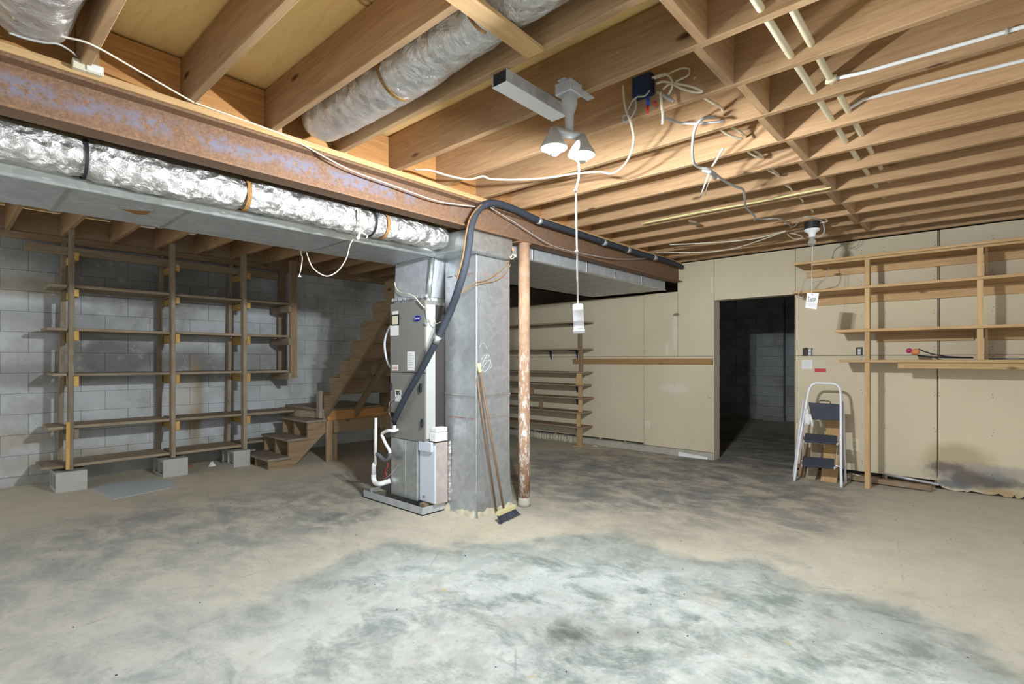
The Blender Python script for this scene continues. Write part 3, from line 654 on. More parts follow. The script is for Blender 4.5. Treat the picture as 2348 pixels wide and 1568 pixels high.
# drain pan
pn = thing('drain_pan', (2.9, 3.75, 0), 'shallow grey metal drain pan under the air handler', 'pan')
p0, p1, q0, q1 = 2.60, 3.25, 3.305, 4.16
box((p0, q0, .004), (p1, q1, .010)).build('pan_bottom', M['galvdull'], pn)
for a, b in (((p0,q0,.004),(p0+.004,q1,.068)), ((p0+.004,q0,.004),(2.845,q0+.004,.068)), ((p1-.004,q0,.004),(p1,q1,.068)), ((p0,q1-.004,.004),(p1,q1,.068))):
    box(a, b).build('pan_side', M['galvdull'], pn)
box((2.66, 3.35, .0105), (2.76, 3.42, .074)).build('support_block', wood('dull', 'X'), pn)
box((2.66, 4.02, .0105), (2.75, 4.10, .06)).build('support_block', M['stoneg'], pn)
box((2.85, 3.5, .0105), (3.15, 3.8, .0745)).build('support_block', wood('dull', 'X'), pn)
# filter cabinet
fc = thing('filter_cabinet', (2.78, 3.36, .075), 'narrow filter cabinet with pale blue-white door between air handler and duct column', 'filter')
box((2.705, 3.27, .075), (2.835, 3.462, .570)).build('cabinet_body', M['filterside'], fc, .003)
box((2.692, 3.266, .085), (2.707, 3.460, .555)).build('filter_door', M['filterwhite'], fc, .006, False, 2)
box((2.670, 3.285, .50), (2.693, 3.452, .580)).build('door_handle', M['filterwhite'], fc, .007, False, 2)
fo = atX(972, 1138, 2.6905); e_ = MB().lathe(fo, [(.017,0),(.017,.002)], 20, (-1,0,0))
for v in e_.v: v.z = fo.z+(v.z-fo.z)*.5
e_.build('badge', M['silver'], fc)
box((2.838, 3.262, .08), (2.866, 3.30, .575)).build('foil_tape', M['foil'], fc, .004)
wb = thing('white_transformer_box', (2.76, 3.31, .572), 'white moulded plastic box sitting on top of the filter cabinet', 'box')
box((2.705, 3.272, .582), (2.835, 3.350, .655)).build('box_base', M['white'], wb, .008, False, 2)
box((2.715, 3.275, .656), (2.835, 3.350, .695)).build('box_lid', M['white'], wb, .012, False, 2)

# condensate pipes
PXP = 2.60
def pp(l, X=PXP): return [atX(a, b, X) for a, b in l]
pv = thing('condensate_drain', (2.6, 3.9, .1), 'white plastic drain pipe and trap standing left of the air handler', 'pipe')
MB().tube(pp([(862,958),(861,1065)]), .0125, 14).build('standpipe', M['pvc'], pv, 0, True)
MB().tube(pp([(860,1062),(857,1068)])+pp([(857,1090)]), .020, 14).build('coupling', M['pvc'], pv, 0, True)
MB().tube(smooth_path(pp([(857,1088),(857,1098),(862,1107),(872,1109)])+[atX(883,1106,2.63), atX(895,1102,2.66)], 5), .0225, 14).build('elbow_pipe', M['pvc'], pv, 0, True)
MB().tube(smooth_path([atX(912,985,2.665), atX(903,988,2.62)]+pp([(893,987),(882,990),(876,996),(879,1005),(886,1020),(893,1032),(894,1040)]), 5), .0135, 12).build('trap_pipe', M['pvc'], pv, 0, True)
MB().tube(smooth_path(pp([(894,1038),(893,1048),(886,1055),(877,1052),(870,1044),(864,1041)]), 5), .0165, 12).build('trap_sleeve', M['greytape'], pv, 0, True)
MB().tube([atX(905,975,2.63), atX(904,988,2.63)], .014, 12).build('cleanout_tee', M['pvc'], pv, 0, True)
tag(MB().tube(smooth_path(pp([(889,1060),(889,1070),(884,1080),(886,1092),(884,1098)], 2.64), 4), .003, 6).build('wire', M['redwire'], None, 0, True), 'thin red wire dangling beside the white drain pipe', 'wire')
tag(MB().tube(smooth_path([atX(881,1099,2.63), atX(892,1090,2.63), atX(905,1078,2.655), atX(914,1066,2.66)], 4), .0028, 6).build('wire', M['grey'], None, 0, True), 'thin grey wire curling across the shiny blower base', 'wire')
tag(MB().tube(smooth_path([atX(896,746,2.70), atX(886,768,2.70), atX(882,790,2.70), atX(886,820,2.70), atX(895,842,2.70)], 6), .010, 10).build('hose', M['lightgrey'], None, 0, True), 'pale grey hose bowing out left of the air handler', 'hose')
# insulated line set
ls = thing('line_set', (3.4, 2.84, .9), 'thick black insulated refrigerant hose looping from the air handler up over the beam', 'hose')
seg1 = [atX(903,966,2.61), atX(930,910,2.60), atX(965,850,2.60), atX(1003,778,2.61)]
seg2 = [atY(1032,715,3.02), atY(1052,660,2.90), atY(1066,610,2.84), atY(1075,560,2.83), atY(1080,520,2.83), atY(1092,487,2.83), atY(1110,470,2.828), atY(1135,466,2.83),
        atY(1180,480,2.835), atY(1235,505,2.84), atY(1310,530,2.84), atY(1400,560,2.84), atY(1480,585,2.84), atY(1530,598,2.84), atY(1563,612,2.85)]
MB().tube(smooth_path(seg1, 6), [.0245]*7+[.024]*6+[.0265]*6, 14).build('insulation', M['black'], ls, 0, True)
MB().tube(smooth_path([seg1[-1]]+seg2, 6), .0285, 14).build('insulation', M['black'], ls, 0, True)
MB().tube([atX(998,785,2.605), atX(1006,770,2.606)], .0295, 14).build('silver_tape', M['foil2'], ls, 0, True)
for x, y in ((1130,466),(1236,506),(1385,556),(1440,573),(1500,590)): 
    a_ = atY(x-3, y-1.2, 2.838); b_ = atY(x+3, y+1.2, 2.838); MB().tube([a_, b_], .0305, 14).build('silver_tape', M['galvdull'], ls, 0, True)
cp = smooth_path([atY(1066,545,2.80)-Vector((.03,0,0)), atY(1072,500,2.83)-Vector((.02,0,0)), atY(1090,475,2.85)], 5)
MB().tube(smooth_path([atY(1048,640,2.87), atY(1062,585,2.82), atY(1068,540,2.81), atY(1078,500,2.81), atY(1100,472,2.81), atY(1120,464,2.82)], 6), .006, 8).build('copper_line', M['strap'], ls, 0, True)
MB().tube([atX(903,962,2.61), atX(899,948,2.64), atX(906,975,2.66)], .014, 10).build('valve_body', M['blackpl'], ls, 0, True)

# broom
br = thing('broom', (3.0, 2.9, 0), 'push broom with pale yellow head and black bristles leaning on the duct column', 'broom')
hd = atZ(1160, 1180, .05); tp = atY(1097, 838, 2.95)
hb_ = atZ(1155, 1168, .075); hh = (tp-hb_)
tp2 = Vector((tp.x, 2.945, tp.z))
MB().tube([hb_, hb_+(tp2-hb_)*.5, tp2], .0095, 10).build('handle', M['handle'], br, 0, True)
dd = (tp2-hb_).normalized(); MB().tube([tp2-dd*.055, tp2+dd*.018], [.015,.014], 10).build('handle_grip', M['yellow'], br, .0, True)
h0 = atZ(1141, 1178, .07); h1 = atZ(1180, 1161, .07); u = (h1-h0).normalized()
MB().bar(h0, h1, .030, .034).build('head_block', plain('broom_head_yellow', (.62,.55,.30), .6), br, .006, False, 2)
bs = MB(); side = Vector((u.y, -u.x, 0)); side = side if side.dot(Vector((-1,-1,0))) > 0 else -side
for i in range(70):
    f = (i+.5)/70; base = h0.lerp(h1, f); a = base+side*R.uniform(-.012,.012)-Vector((0,0,.015)); b = base+side*(.035+R.uniform(-.008,.012))+u*((f-.5)*.05+R.uniform(-.006,.006)); b.z = .002+R.random()*.006
    bs.tube([a, b], [.0042,.003], 4)
o = bs.build('bristles', M['bristle'], br); o['kind'] = 'stuff'
# second thin stick next to the broom
s0 = atZ(1138, 1172, .02); s1 = atY(1094, 868, 2.945)
tag(MB().tube([s0, s1], .0075, 10).build('wooden_stick', M['handle'], None, 0, True), 'thin dark wooden stick leaning on the duct column left of the broom handle', 'stick')

# ================================================================== LEFT SHELVING
SH = thing('wall_shelving', (1.9, 6.7, .19), 'tall weathered wooden shelving along the grey block wall standing on concrete blocks', 'shelving')
FY, BY = 6.50, 6.95
UX = [.868, 1.718, 2.452]
for i, x in enumerate(UX):
    top = 2.50
    MB().bar((x+.002*i, FY, .192), (x+(.012 if i == 0 else 0), FY, 2.50), .040, .088, (0,1,0)).build('upright', wood('old', 'Z'), SH, .003)
    MB().bar((x-.02, BY, .192), (x+.01, BY, 2.43), .040, .080, (0,1,0)).build('upright', wood('old', 'Z'), SH, .003)
MB().bar((3.05, FY, 1.02), (3.05, FY, 2.50), .088, .040, (0,1,0)).build('upright', wood('stair', 'Z'), SH, .003)
MB().bar((3.10, BY, 1.05), (3.10, BY, 2.43), .088, .040, (0,1,0)).build('upright', wood('old', 'Z'), SH, .003)
rows = [(2.333,.58,3.02,.09),(1.953,.72,3.0,.036),(1.541,.70,3.0,.034),(1.103,.74,3.0,.034),(.597,.71,3.06,.036),(.230,.66,2.86,.036)]
for i, (z, x0, x1, th) in enumerate(rows):
    if i == 0:
        b = MB().bar((x0, 6.90, z+.02), (x1, 6.88, z+.01), .036, .085)
        b.build('shelf_board', wood('old', 'X'), SH, .003); continue
    joints = [x0] + [x for x in UX if x0 < x < x1] + [x1]
    for a_, b_ in zip(joints[:-1], joints[1:]):
        ga = .022 if a_ != x0 else 0; gb = .022 if b_ != x1 else 0
        yc, dw = (6.795, .24) if (i == 5 and b_ == x1) else (6.705, .42)
        MB().bar((a_+ga, yc, z+R.uniform(-.004,.004)), (b_-gb, yc, z+R.uniform(-.004,.004)), dw, th*.8).build('shelf_board', wood('old', 'X'), SH, .004)
    for x in UX + ([3.0] if i < 4 else []):
        zz = z-.064-(.0 if i != 5 else 0)
        if i == 5: continue
        if x == 3.0: MB().bar((2.985, 6.44, zz), (2.985, 6.97, zz), .038, .085).build('cleat', wood('old', 'Y'), SH, .003)
        else: MB().bar((x+.042, 6.455, zz), (x+.042, 6.96, zz), .038, .095 if i > 1 else .07).build('cleat', wood('yellow' if i not in (4,) or x != UX[0] else 'old', 'Y'), SH, .003)
for x in UX: MB().bar((x+.042, 6.455, 2.24), (x+.042, 6.96, 2.24), .038, .075).build('cleat', wood('yellow', 'Y'), SH, .003)
MB().bar((.842, 6.44, .205), (.846, 6.44, .655), .028, .022, (0,1,0)).build('splint', wood('yellow', 'Z'), SH, .002)
# concrete blocks under the uprights
def cblock(x0, x1, y0, y1, label):
    t_ = MB(); H = .185
    xs = [x0, x1]; yy = [y0, y0+.032, y0+(y1-y0)/2-.016, y0+(y1-y0)/2+.016, y1-.032, y1]
    # solid front/back/web with two cores running in X
    t_.box((x0, y0, 0), (x1, y1, .03)); t_.box((x0, y0, H-.03), (x1, y1, H))
    for a, b in ((0,1),(2,3),(4,5)): t_.box((x0, yy[a], .0301), (x1, yy[b], H-.0301))
    o = t_.build('concrete_block', M['conc'], None); return tag(o, label, 'block', 'blocks under the shelving')
cblock(.755, .985, 6.42, 6.80, 'grey hollow concrete block under the leftmost shelving upright')
cblock(1.615, 1.845, 6.42, 6.80, 'grey hollow concrete block under the second shelving upright')
cblock(2.315, 2.495, 6.42, 6.80, 'grey hollow concrete block under the shelving upright beside the stairs')
# bits on the floor
tag(box(tuple(atZ(428,1073,0)), tuple(atZ(428,1073,0)+Vector((.07,.05,.028)))).build('brick_chip', M['brickred'], None, .008), 'small broken red brick chip on the floor below the shelving', 'debris')
c_ = atZ(486,1068,0); tag(MB().lathe(c_, [(.045,0),(.038,.014),(.016,.045),(.004,.052)], 7).build('paper_scrap', M['paper'], None), 'small white crumpled scrap on the floor below the shelving', 'debris')
gp = [atZ(*p, .0) for p in ((212,1120),(262,1107),(330,1100),(372,1099),(400,1108),(392,1118),(330,1131),(262,1144))]  # outline of a thin, smooth pale sheet laid on the floor
tag(MB().prism(gp, (0,0,.0025)).build('floor_patch', M['patch'], None), 'smooth pale blue-grey patch on the floor before the shelving', 'patch')

# ================================================================== STAIRS
ST = thing('staircase', (3.3, 6.2, 0), 'old wooden staircase turning at a low landing beside the block wall', 'staircase')
ys0, ys1 = 5.955, 6.66
steps = [(2.50,2.765,.125),(2.725,2.985,.325),(2.955,3.21,.520)]
for x0, x1, z in steps:
    box((x0, ys0-.015, z-.028), (x1, ys1+.01, z)).build('tread', wood('tread', 'Y'), ST, .004)
def sawtooth(y, th, m='stair'):
    a = [(2.515,0),(2.515,.096),(2.745,.096),(2.745,.296),(2.975,.296),(2.975,.491),(3.20,.491),(3.20,.36),(2.80,0)]
    MB().prism([(x, y, z) for x, z in a], (0, th, 0)).build('stringer', wood(m, 'X'), ST, .002)
sawtooth(5.958, .038); sawtooth(6.30, .036); sawtooth(6.615, .038)
# landing
LZ = .64
box((3.19, 6.0, LZ-.03), (4.10, 7.05, LZ)).build('landing_board', wood('tread', 'Y'), ST, .004)
MB().prism([(3.075,6.52,.522),(3.10,7.03,.522),(3.205,7.03,.522),(3.205,6.0,.522)], (0,0,.085)).build('landing_front', wood('old', 'Y'), ST, .003)
box((3.19, 6.0, .38), (3.228, 7.05, LZ-.031)).build('landing_rim', wood('old', 'Y'), ST, .002)
box((3.232, 5.962, .365), (4.14, 6.0, .62)).build('landing_rim', wood('block', 'X'), ST, .003)
box((3.30, 5.925, .345), (4.20, 5.961, .50)).build('landing_rim', wood('stair', 'X'), ST, .003)
box((3.195, 5.925, 0), (3.275, 5.955, .50)).build('landing_post', wood('stair', 'Z'), ST, .003)
box((3.28, 5.965, 0), (3.36, 6.0, .36)).build('landing_post', wood('stair', 'Z'), ST, .003)
box((4.02, 6.003, 0), (4.10, 6.09, .609)).build('landing_post', wood('stair', 'Z'), ST, .003)
box((3.145, 6.005, .53), (3.188, 6.085, .865)).build('newel_stub', wood('tread', 'Z'), ST, .003)
# upper flight rises toward -Y
noses = [(6.075,.844),(5.868,1.064),(5.646,1.269),(5.412,1.469),(5.189,1.684),(4.945,1.882),(4.725,2.105),(4.50,2.32)]
def upstr(x, th):
    a = []
    for i, (y, z) in enumerate(noses[:-1]):
        a += [(y-.008, z-.21+.0 if i else .66), (y-.008, z-.028), (noses[i+1][0]-.008, z-.028)]
    a += [(4.49, 2.29), (4.30, 2.29), (4.30, 2.10), (4.619,1.777), (5.167,1.256), (5.97,.545), (6.06,.645)]
    # clean consecutive duplicates
    MB().prism([(x, y, z) for y, z in a], (th, 0, 0)).build('stringer', wood('stair', 'Y'), ST, .0)
upstr(3.205, .038); upstr(4.04, .038)
for i, (y, z) in enumerate(noses):
    y2 = noses[i+1][0] if i+1 < len(noses) else 4.28
    box((3.245, y2-.02, z-.027), (4.038, y, z)).build('tread', wood('stair', 'X'), ST, .003)
    if i: box((3.245, y-.028, noses[i-1][1]), (4.038, y-.010, z-.028)).build('riser', wood('dull', 'X'), ST, .002)
MB().bar(atX(812,952,3.62), atX(893,812,3.62), .085, .04, (1,0,0)).build('brace', wood('stair', 'Y'), ST, .003)
box((3.20, 4.42, 2.33), (3.24, 4.60, 2.50)).build('red_header', M['redwood'], ST)

# ================================================================== BACK SHELVES ON DRYWALL
BS = thing('bracket_shelving', (6.33, 5.6, 0), 'row of seven long thin shelves on dark blue brackets behind the rusty post', 'shelving')
zs = [1.79, 1.40, 1.06, .875, .69, .48, .27]
for i, z in enumerate(zs):
    MB().bar((6.335, 4.24+R.uniform(-.02,.03), z), (6.335, 6.98, z+R.uniform(-.004,.008)), .29, .020).build('shelf_board', wood('dull', 'Y'), BS, .002)
for y in (4.52, 5.02, 5.52, 6.5):
    for i, z in enumerate(zs):
        if y == 5.02 and i not in (1,): continue
        hgt = .15 if i < 2 else .12
        MB().prism([(6.499, y, z-.012), (6.26, y, z-.012), (6.26, y, z-.017), (6.455, y, z-.022), (6.490, y, z-hgt), (6.499, y, z-hgt)], (0, .014, 0)).build('bracket', M['navy'], BS)
sup = [(.0,.258),(.282,.468),(.492,.678),(.702,.863),(.887,1.048),(1.072,1.388),(1.412,1.778)]
for i, (a, b) in enumerate(sup):
    j = (.0,.02,-.012,-.01,.012,-.02,.0)[i]
    MB().bar((6.225, 4.30+j, a+.0005), (6.225, 4.30+j, b), .04, .075 if i in (0,4) else .05, (0,1,0)).build('support_post', wood('fresh' if i < 5 else 'stair', 'Z'), BS, .003)
box((6.17, 4.24, .0), (6.30, 4.38, .012)).build('foot_pad', wood('fresh', 'Y'), BS, .002)
box((6.195, 4.255, .886), (6.27, 4.35, .905)).build('packing_piece', wood('fresh', 'Y'), BS)
tag(box((6.21, 4.91, .701), (6.25, 4.99, .85)).build('wood_offcut', wood('stair', 'Z'), None, .003), 'small upright wood offcut on the fifth shelf behind the rusty post', 'wood block') if False else None
def onshelf(px, i, hgt, wd, label):
    c = atX(px, 800, 6.23); z = zs[i]+.0145
    tag(box((6.21, c.y-wd/2, z), (6.25, c.y+wd/2, z+hgt)).build('wood_offcut', wood('stair', 'Z'), None, .003), label, 'wood block')
onshelf(1241, 5, .15, .055, 'small upright wood offcut between two low shelves right of the rusty post')
onshelf(1220, 4, .12, .05, 'small wood offcut on a shelf just behind the rusty post')
# rail
tag(box((6.472, 2.485, 1.19), (6.4995, 4.60, 1.262)).build('wall_rail', wood('trim', 'Y'), None, .002), 'long brown wooden rail across the drywall left of the doorway', 'rail')
# rubble lumps on curb under shelves
rk = MB()
for i in range(14):
    y = 4.6+i*.055; rk.lathe((6.45+R.uniform(-.02,.01), y, .0), [(.03,0),(.035,.02+R.random()*.03),(.02,.07+R.random()*.03),(.004,.09)], 7)
o = rk.build('mortar_rubble', M['sealant'], None, 0, True); tag(o, 'lumpy mortar rubble along the wall foot below the bracket shelves', 'rubble', None, 'stuff')

# ================================================================== RIGHT SHELVING
RS = thing('pine_shelving', (6.25, .2, 0), 'pale pine shelf unit fixed to the drywall right of the doorway', 'shelving')
for z, y1 in ((2.265,1.465),(1.965,1.474),(1.545,1.089),(1.246,1.051)):
    MB().bar((6.255, -1.6, z-.012), (6.255, y1, z-.012), .43, .026).build('shelf_board', wood('shelf', 'Y'), RS, .002)
box((6.03, -1.6, 2.214), (6.05, 1.30, 2.236)).build('shelf_lip', wood('shelf', 'Y'), RS, .002)
for y0, z0, z1 in ((.80,0,1.219),(.80,1.248,1.518),(.80,1.547,1.938),(.80,1.967,2.238),(-.012,1.248,1.518),(-.012,1.547,1.938),(-.012,1.967,2.238)):
    box((6.035, y0, z0), (6.12, y0+.040, z1)).build('upright', wood('shelf', 'Z'), RS, .002)
for y0, z0, z1 in ((.80,1.967,2.238),(.80,1.248,1.518),(-.012,1.248,1.518),(-.012,1.967,2.238)):
    box((6.15, y0-.03, z0), (6.47, y0-.01, z1)).build('divider', wood('shelf', 'Z'), RS, .002) if y0 < 0 else None
for y0, y1, z0, z1 in ((-1.6,1.44,2.15,2.236),(-1.6,1.40,1.84,1.936),(.05,.80,1.43,1.515),(-1.6,-.02,1.43,1.515)):
    box((6.475, y0, z0), (6.499, y1, z1)).build('wall_cleat', wood('shelf', 'Y'), RS, .002)
box((6.07, -1.6, 1.165), (6.11, .585, 1.218)).build('front_rail', wood('shelf', 'Y'), RS, .003)
# plug and cable lying on the bottom shelf
XS = 6.17
pg = thing('cable_plug', tuple(atX(2095,818,XS)), 'red and orange taped cable plug with black cord lying on the pine shelf', 'plug')
MB().lathe(atX(2099,807,XS), [(.004,-.032),(.022,-.026),(.031,-.008),(.031,.010),(.022,.026),(.004,.032)], 14, (0,-1,.2)).build('plug_body', M['orange'], pg, 0, True)
MB().lathe(atX(2084,804,XS), [(.008,-.02),(.020,-.012),(.022,.006),(.016,.02)], 12, (0,-1,.1)).build('plug_cap', M['magenta'], pg, 0, True)
MB().tube(smooth_path([atX(2106,800,XS), atX(2120,806,XS), atX(2140,812,XS), atX(2165,816.5,XS), atX(2200,819,XS), atX(2232,820,XS)], 6), .0055, 8).build('cord', M['blackpl'], pg, 0, True)
MB().tube(smooth_path([atX(2104,815,XS+.05), atX(2130,818,XS+.05), atX(2160,819,XS+.05), atX(2230,820,XS+.06)], 6), .0075, 8).build('cord', M['blackpl'], pg, 0, True)
tag(MB().tube([(6.17, -.05, 1.254), (6.17, -1.4, 1.254)], .005, 8).build('cable', M['blackpl'], None, 0, True), 'straight black cord on the bottom pine shelf at the right edge', 'cable')

# ================================================================== WALL FITTINGS
def wallbox(px0, py0, px1, py1, name, label, cat, m, X=6.499, th=.006):
    a = atX(px0, py0, X-th/2); b = atX(px1, py1, X-th/2); o = thing(name, (X, (a.y+b.y)/2, b.z), label, cat)
    box((X-th, a.y, b.z), (X, b.y, a.z)).build('cover_plate', m, o, .0015); return o, a, b
def outlet(px0, py0, px1, py1, label, m=None):
    o, a, b = wallbox(px0, py0, px1, py1, 'wall_outlet', label, 'outlet', m or M['cream'])
    cy = (a.y+b.y)/2; cz = (a.z+b.z)/2
    for dz in (.02, -.02):
        box((6.489, cy-.014, cz+dz-.013), (6.4932, cy+.014, cz+dz+.013)).build('socket_face', M['cream'], o, .003)
        for dy in (-.006, .006): box((6.4880, cy+dy-.0015, cz+dz-.005), (6.4892, cy+dy+.0015, cz+dz+.005)).build('slot', M['ink'], o)
outlet(1951, 1003, 1970, 1036, 'cream wall outlet low on the drywall between ladder and pine upright')
outlet(1479, 964, 1491, 983, 'cream wall outlet low on the drywall left of the doorway')
def openbox(px0, py0, px1, py1, label, dev):
    a = atX(px0, py0, 6.498); b = atX(px1, py1, 6.498); o = thing('outlet_box', (6.498, (a.y+b.y)/2, b.z), label, 'outlet')
    box((6.4935, b.y, b.z), (6.499, a.y, a.z)).build('box_opening', M['blackpl'], o)
    d0 = atX(dev[0], dev[1], 6.49); d1 = atX(dev[2], dev[3], 6.49)
    box((6.478, d1.y, d1.z), (6.4932, d0.y, d0.z)).build('bare_socket', M['grey'], o, .005)
    for k in (.3, .7): 
        z = d0.z*(1-k)+d1.z*k; box((6.476, (d0.y+d1.y)/2-.008, z-.008), (6.4778, (d0.y+d1.y)/2+.008, z+.008)).build('socket_face', M['white'], o)
    return o
ob = openbox(1841, 798, 1863, 815, 'open outlet box with loose wires and pulled-out socket right of doorway', (1853,798,1861,816))
MB().tube(smooth_path([atX(1850,812,6.49), atX(1847,803,6.46), atX(1842,799,6.47), atX(1850,797,6.485)], 4), .003, 6).build('loose_wire', M['strap'], ob)
openbox(1963, 796, 1978, 815, 'open dark blue outlet box beside the pine upright', (1966,799,1975,814))
def paper(x0, y0, x1, y1, m, name, label, par=None):
    a = atX(x0, y0, 6.498); b = atX(x1, y1, 6.498); o = box((6.4965, a.y, b.z), (6.4992, b.y, a.z)).build(name, m, par)
    if label: tag(o, label, 'notice')
    return o, a, b
nt, a, b = paper(1838, 825, 1863, 846, M['paper'], 'paper_notice', 'white paper notice pinned below the loose-wire outlet box')
for k in range(4): box((6.4955, b.y+.02, a.z-.018-.018*k), (6.4963, a.y-.02-.02*(k % 2), a.z-.016-.018*k)).build('printed_line', bpy.data.materials['label_print0'], nt)
nt2, a, b = paper(1869, 827, 1894, 845, M['beige'], 'warning_notice', 'beige notice with a red lower band beside the white notice')
a2 = atX(1868, 845, 6.4975); b2 = atX(1894, 853, 6.4975); box((6.4960, b2.y, b2.z), (6.4990, a2.y, a2.z)).build('red_band', M['red'], nt2)

# ================================================================== LADDER
LD = thing('step_ladder', (6.0, 1.2, 0), 'white folding step ladder with dark grey steps leaning beside the doorway', 'ladder')
def atL(px, py, off=0.0):
    a, b, v = ray(px, py); x0 = 5.905+off; m = .23; k = (x0+m*CH)/(a-m*v); return Vector((a*k, b*k, CH+v*k))
fr = [atL(1821,1103), atL(1834,1010), atL(1846,940), atL(1852,905), atL(1857,888), atL(1868,879), atL(1890,879), atL(1912,880), atL(1922,886), atL(1927,900), atL(1928,960), atL(1928,1040), atL(1929,1118)]
fr[0].z = fr[-1].z = .004
MB().tube(smooth_path(fr, 6), .0125, 12).build('front_frame', M['ladder'], LD, 0, True)
for l in ([(1842,916),(1832,990),(1824,1060),(1819,1100)], [(1933,920),(1935,990),(1937,1060),(1939,1113)]):
    pts = [atL(x, y, .06+.04*i) for i, (x, y) in enumerate(l)]; pts[-1].z = .012; MB().tube(pts, .0115, 10).build('rear_leg', M['ladder'], LD, 0, True)
def lstep(l, name, m, th, o0=-.02):
    q = [atL(x, y, o0) for x, y in l]; MB().prism(q, (th, 0, 0)).build(name, m, LD, .004)
lstep([(1853,923),(1925,927),(1925,964),(1863,962)], 'top_step', M['step'], .025, .0)
def tread(px0, px1, pyt, pyb, sk):
    a = atL(px0, pyb, -.10); b = atL(px1, pyb+sk, -.10); z = a.z
    MB().prism([(a.x-.0, a.y, z), (b.x, b.y, z), (b.x+.17, b.y, z+.003), (a.x+.17, a.y, z+.003)], (0,0,.028)).build('tread', M['step'], LD, .006)
    for p in (a, b): MB().bar((p.x+.03, p.y+(.006 if p is a else -.006), z+.0), (p.x+.19, p.y+(.006 if p is a else -.006), z+.0), .012, .02).build('tread_support', M['ladder'], LD)
for q_ in ([(1846,992),(1919,998),(1918,1017),(1843,1010)], [(1841,1045),(1913,1051),(1912,1072),(1838,1066)]):
    pz = [atL(*q_[0], -.0), atL(*q_[1], -.0), atL(*q_[2], -.10), atL(*q_[3], -.10)]
    MB().prism(pz, (.012, 0, -.02)).build('tread', M['step'], LD, .005)
    for k_ in (0, 1):
        p = pz[3-k_]; MB().bar((p.x+.01, p.y, p.z-.006), (p.x+.16, p.y, p.z-.006), .012, .02).build('tread_support', M['ladder'], LD)
MB().tube([atL(1845,1007), atL(1930,1018)], .006, 8).build('cross_rod', M['silver'], LD)
MB().tube([atL(1838,1056), atL(1930,1070)], .006, 8).build('cross_rod', M['silver'], LD)
MB().tube(smooth_path([atL(1879,925), atL(1879,920), atL(1891,919), atL(1903,921), atL(1903,927)], 4), .004, 8).build('carry_handle', M['blackpl'], LD, 0, True)
for l in ([(1844,1000),(1840,1050)], [(1921,1000),(1916,1062)], [(1843,960),(1840,1046)]): MB().tube([atL(*l[0], -.0), atL(*l[1], -.03)], .005, 8).build('brace', M['silver'], LD)
gl = thing('work_glove', tuple(atL(1852,960,-.03)), 'white cloth glove hung on the left rail of the ladder', 'glove')
MB().tube(smooth_path([atL(1850,938,-.03), atL(1850,950,-.035), atL(1851,963,-.035), atL(1850,972,-.03)], 4), [.018]*4+[.028]*5+[.026]*3+[.02], 10, True, .2, 30).build('palm', M['paper'], gl, 0, True)
for l in ([(1857,950),(1861,965),(1863,978)], [(1848,966),(1846,972),(1846,975)], [(1853,966),(1854,972),(1854,974)]):
    MB().tube([atL(x, y, -.035) for x, y in l], [.013,.011,.008], 8).build('finger', M['paper'], gl, 0, True)
# offcuts behind the ladder
def lean(px0, px1, pyb, zt, xb, xt, label, kind, skew=0.0):
    a = atZ(px0, pyb, 0); b = atZ(px1, pyb, 0); y0 = atX(px0, pyb, xb).y; y1 = atX(px1, pyb, xb).y
    m = MB().prism([(xb, y0, .002), (xb, y1, .002), (xt, y1+skew, zt), (xt, y0+skew*.4, zt)], (.035, 0, .0)); tag(m.build('board_offcut', wood(kind, 'Z'), None, .002), label, 'board')
lean(1881, 1918, 1112, .70, 6.08, 6.44, 'tall pale board leaning on the wall behind the ladder', 'fresh')
lean(1846, 1869, 1104, .35, 6.10, 6.28, 'short grey weathered board leaning behind the ladder', 'old', -.04)
lean(1830, 1843, 1096, .33, 6.16, 6.34, 'narrow orange-brown board standing behind the ladder left rail', 'stair')
tag(MB().bar((6.30,.35,.035),(6.36,1.25,.030), .06, .045).build('floor_timber', wood('dull', 'Y'), None, .003), 'old brown timber lying along the wall foot right of the ladder', 'timber')
tag(MB().tube([(6.44,1.00,.05),(6.42,.9,.035),(6.40,.78,.03)], .008, 8).build('white_scrap', M['paper'], None), 'little white plastic scrap by the wall foot near the ladder', 'debris')
tag(MB().tube([(6.43,.72,.09),(6.42,.30,.055)], .013, 8).build('floor_pipe', M['galvdull'], None, 0, True), 'thin dull metal pipe lying under the raised drywall edge', 'pipe')

# ================================================================== PIPES THROUGH JOISTS
for y, zp, lab in ((.602, 2.540, 'cream water pipe threaded through the joists, left one of the pair'), (.525, 2.560, 'cream water pipe threaded through the joists, right one of the pair')):
    tag(MB().tube([(1.64, y, zp-.005), (2.4, y, zp), (3.6, y, zp+.012), (6.38 if y > .6 else 6.10, y, zp+.085)], .0145, 12).build('water_pipe', M['cpvc'], None, 0, True), lab, 'pipe', 'water pipes through the joists')
bp = thing('branch_pipe', (2.9, 0, 2.58), 'thin white branch pipe clipped along a joist, nearer of the two', 'pipe')
MB().tube([(2.815,.52,2.560), (2.832,.40,2.555), (2.832,-.123,2.540), (2.834,-1.6,2.535)], .0085, 10).build('pipe_run', M['pvc'], bp, 0, True)
MB().tube([(2.812,.545,2.560),(2.812,.500,2.560)], .0165, 12).build('tee_fitting', M['cpvc'], bp, 0, True)
MB().tube([(2.832,-.07,2.5415),(2.832,-.082,2.541)], .0125, 10).build('pipe_clip', M['grey'], bp, 0, True)
b2 = thing('branch_pipe', (3.2, 0, 2.58), 'thin white branch pipe along the next joist, farther of the two', 'pipe')
MB().tube([(3.215,.52,2.565), (3.236,.455,2.60), (3.238,-.141,2.576), (3.240,-1.6,2.57)], .0085, 10).build('pipe_run', M['pvc'], b2, 0, True)

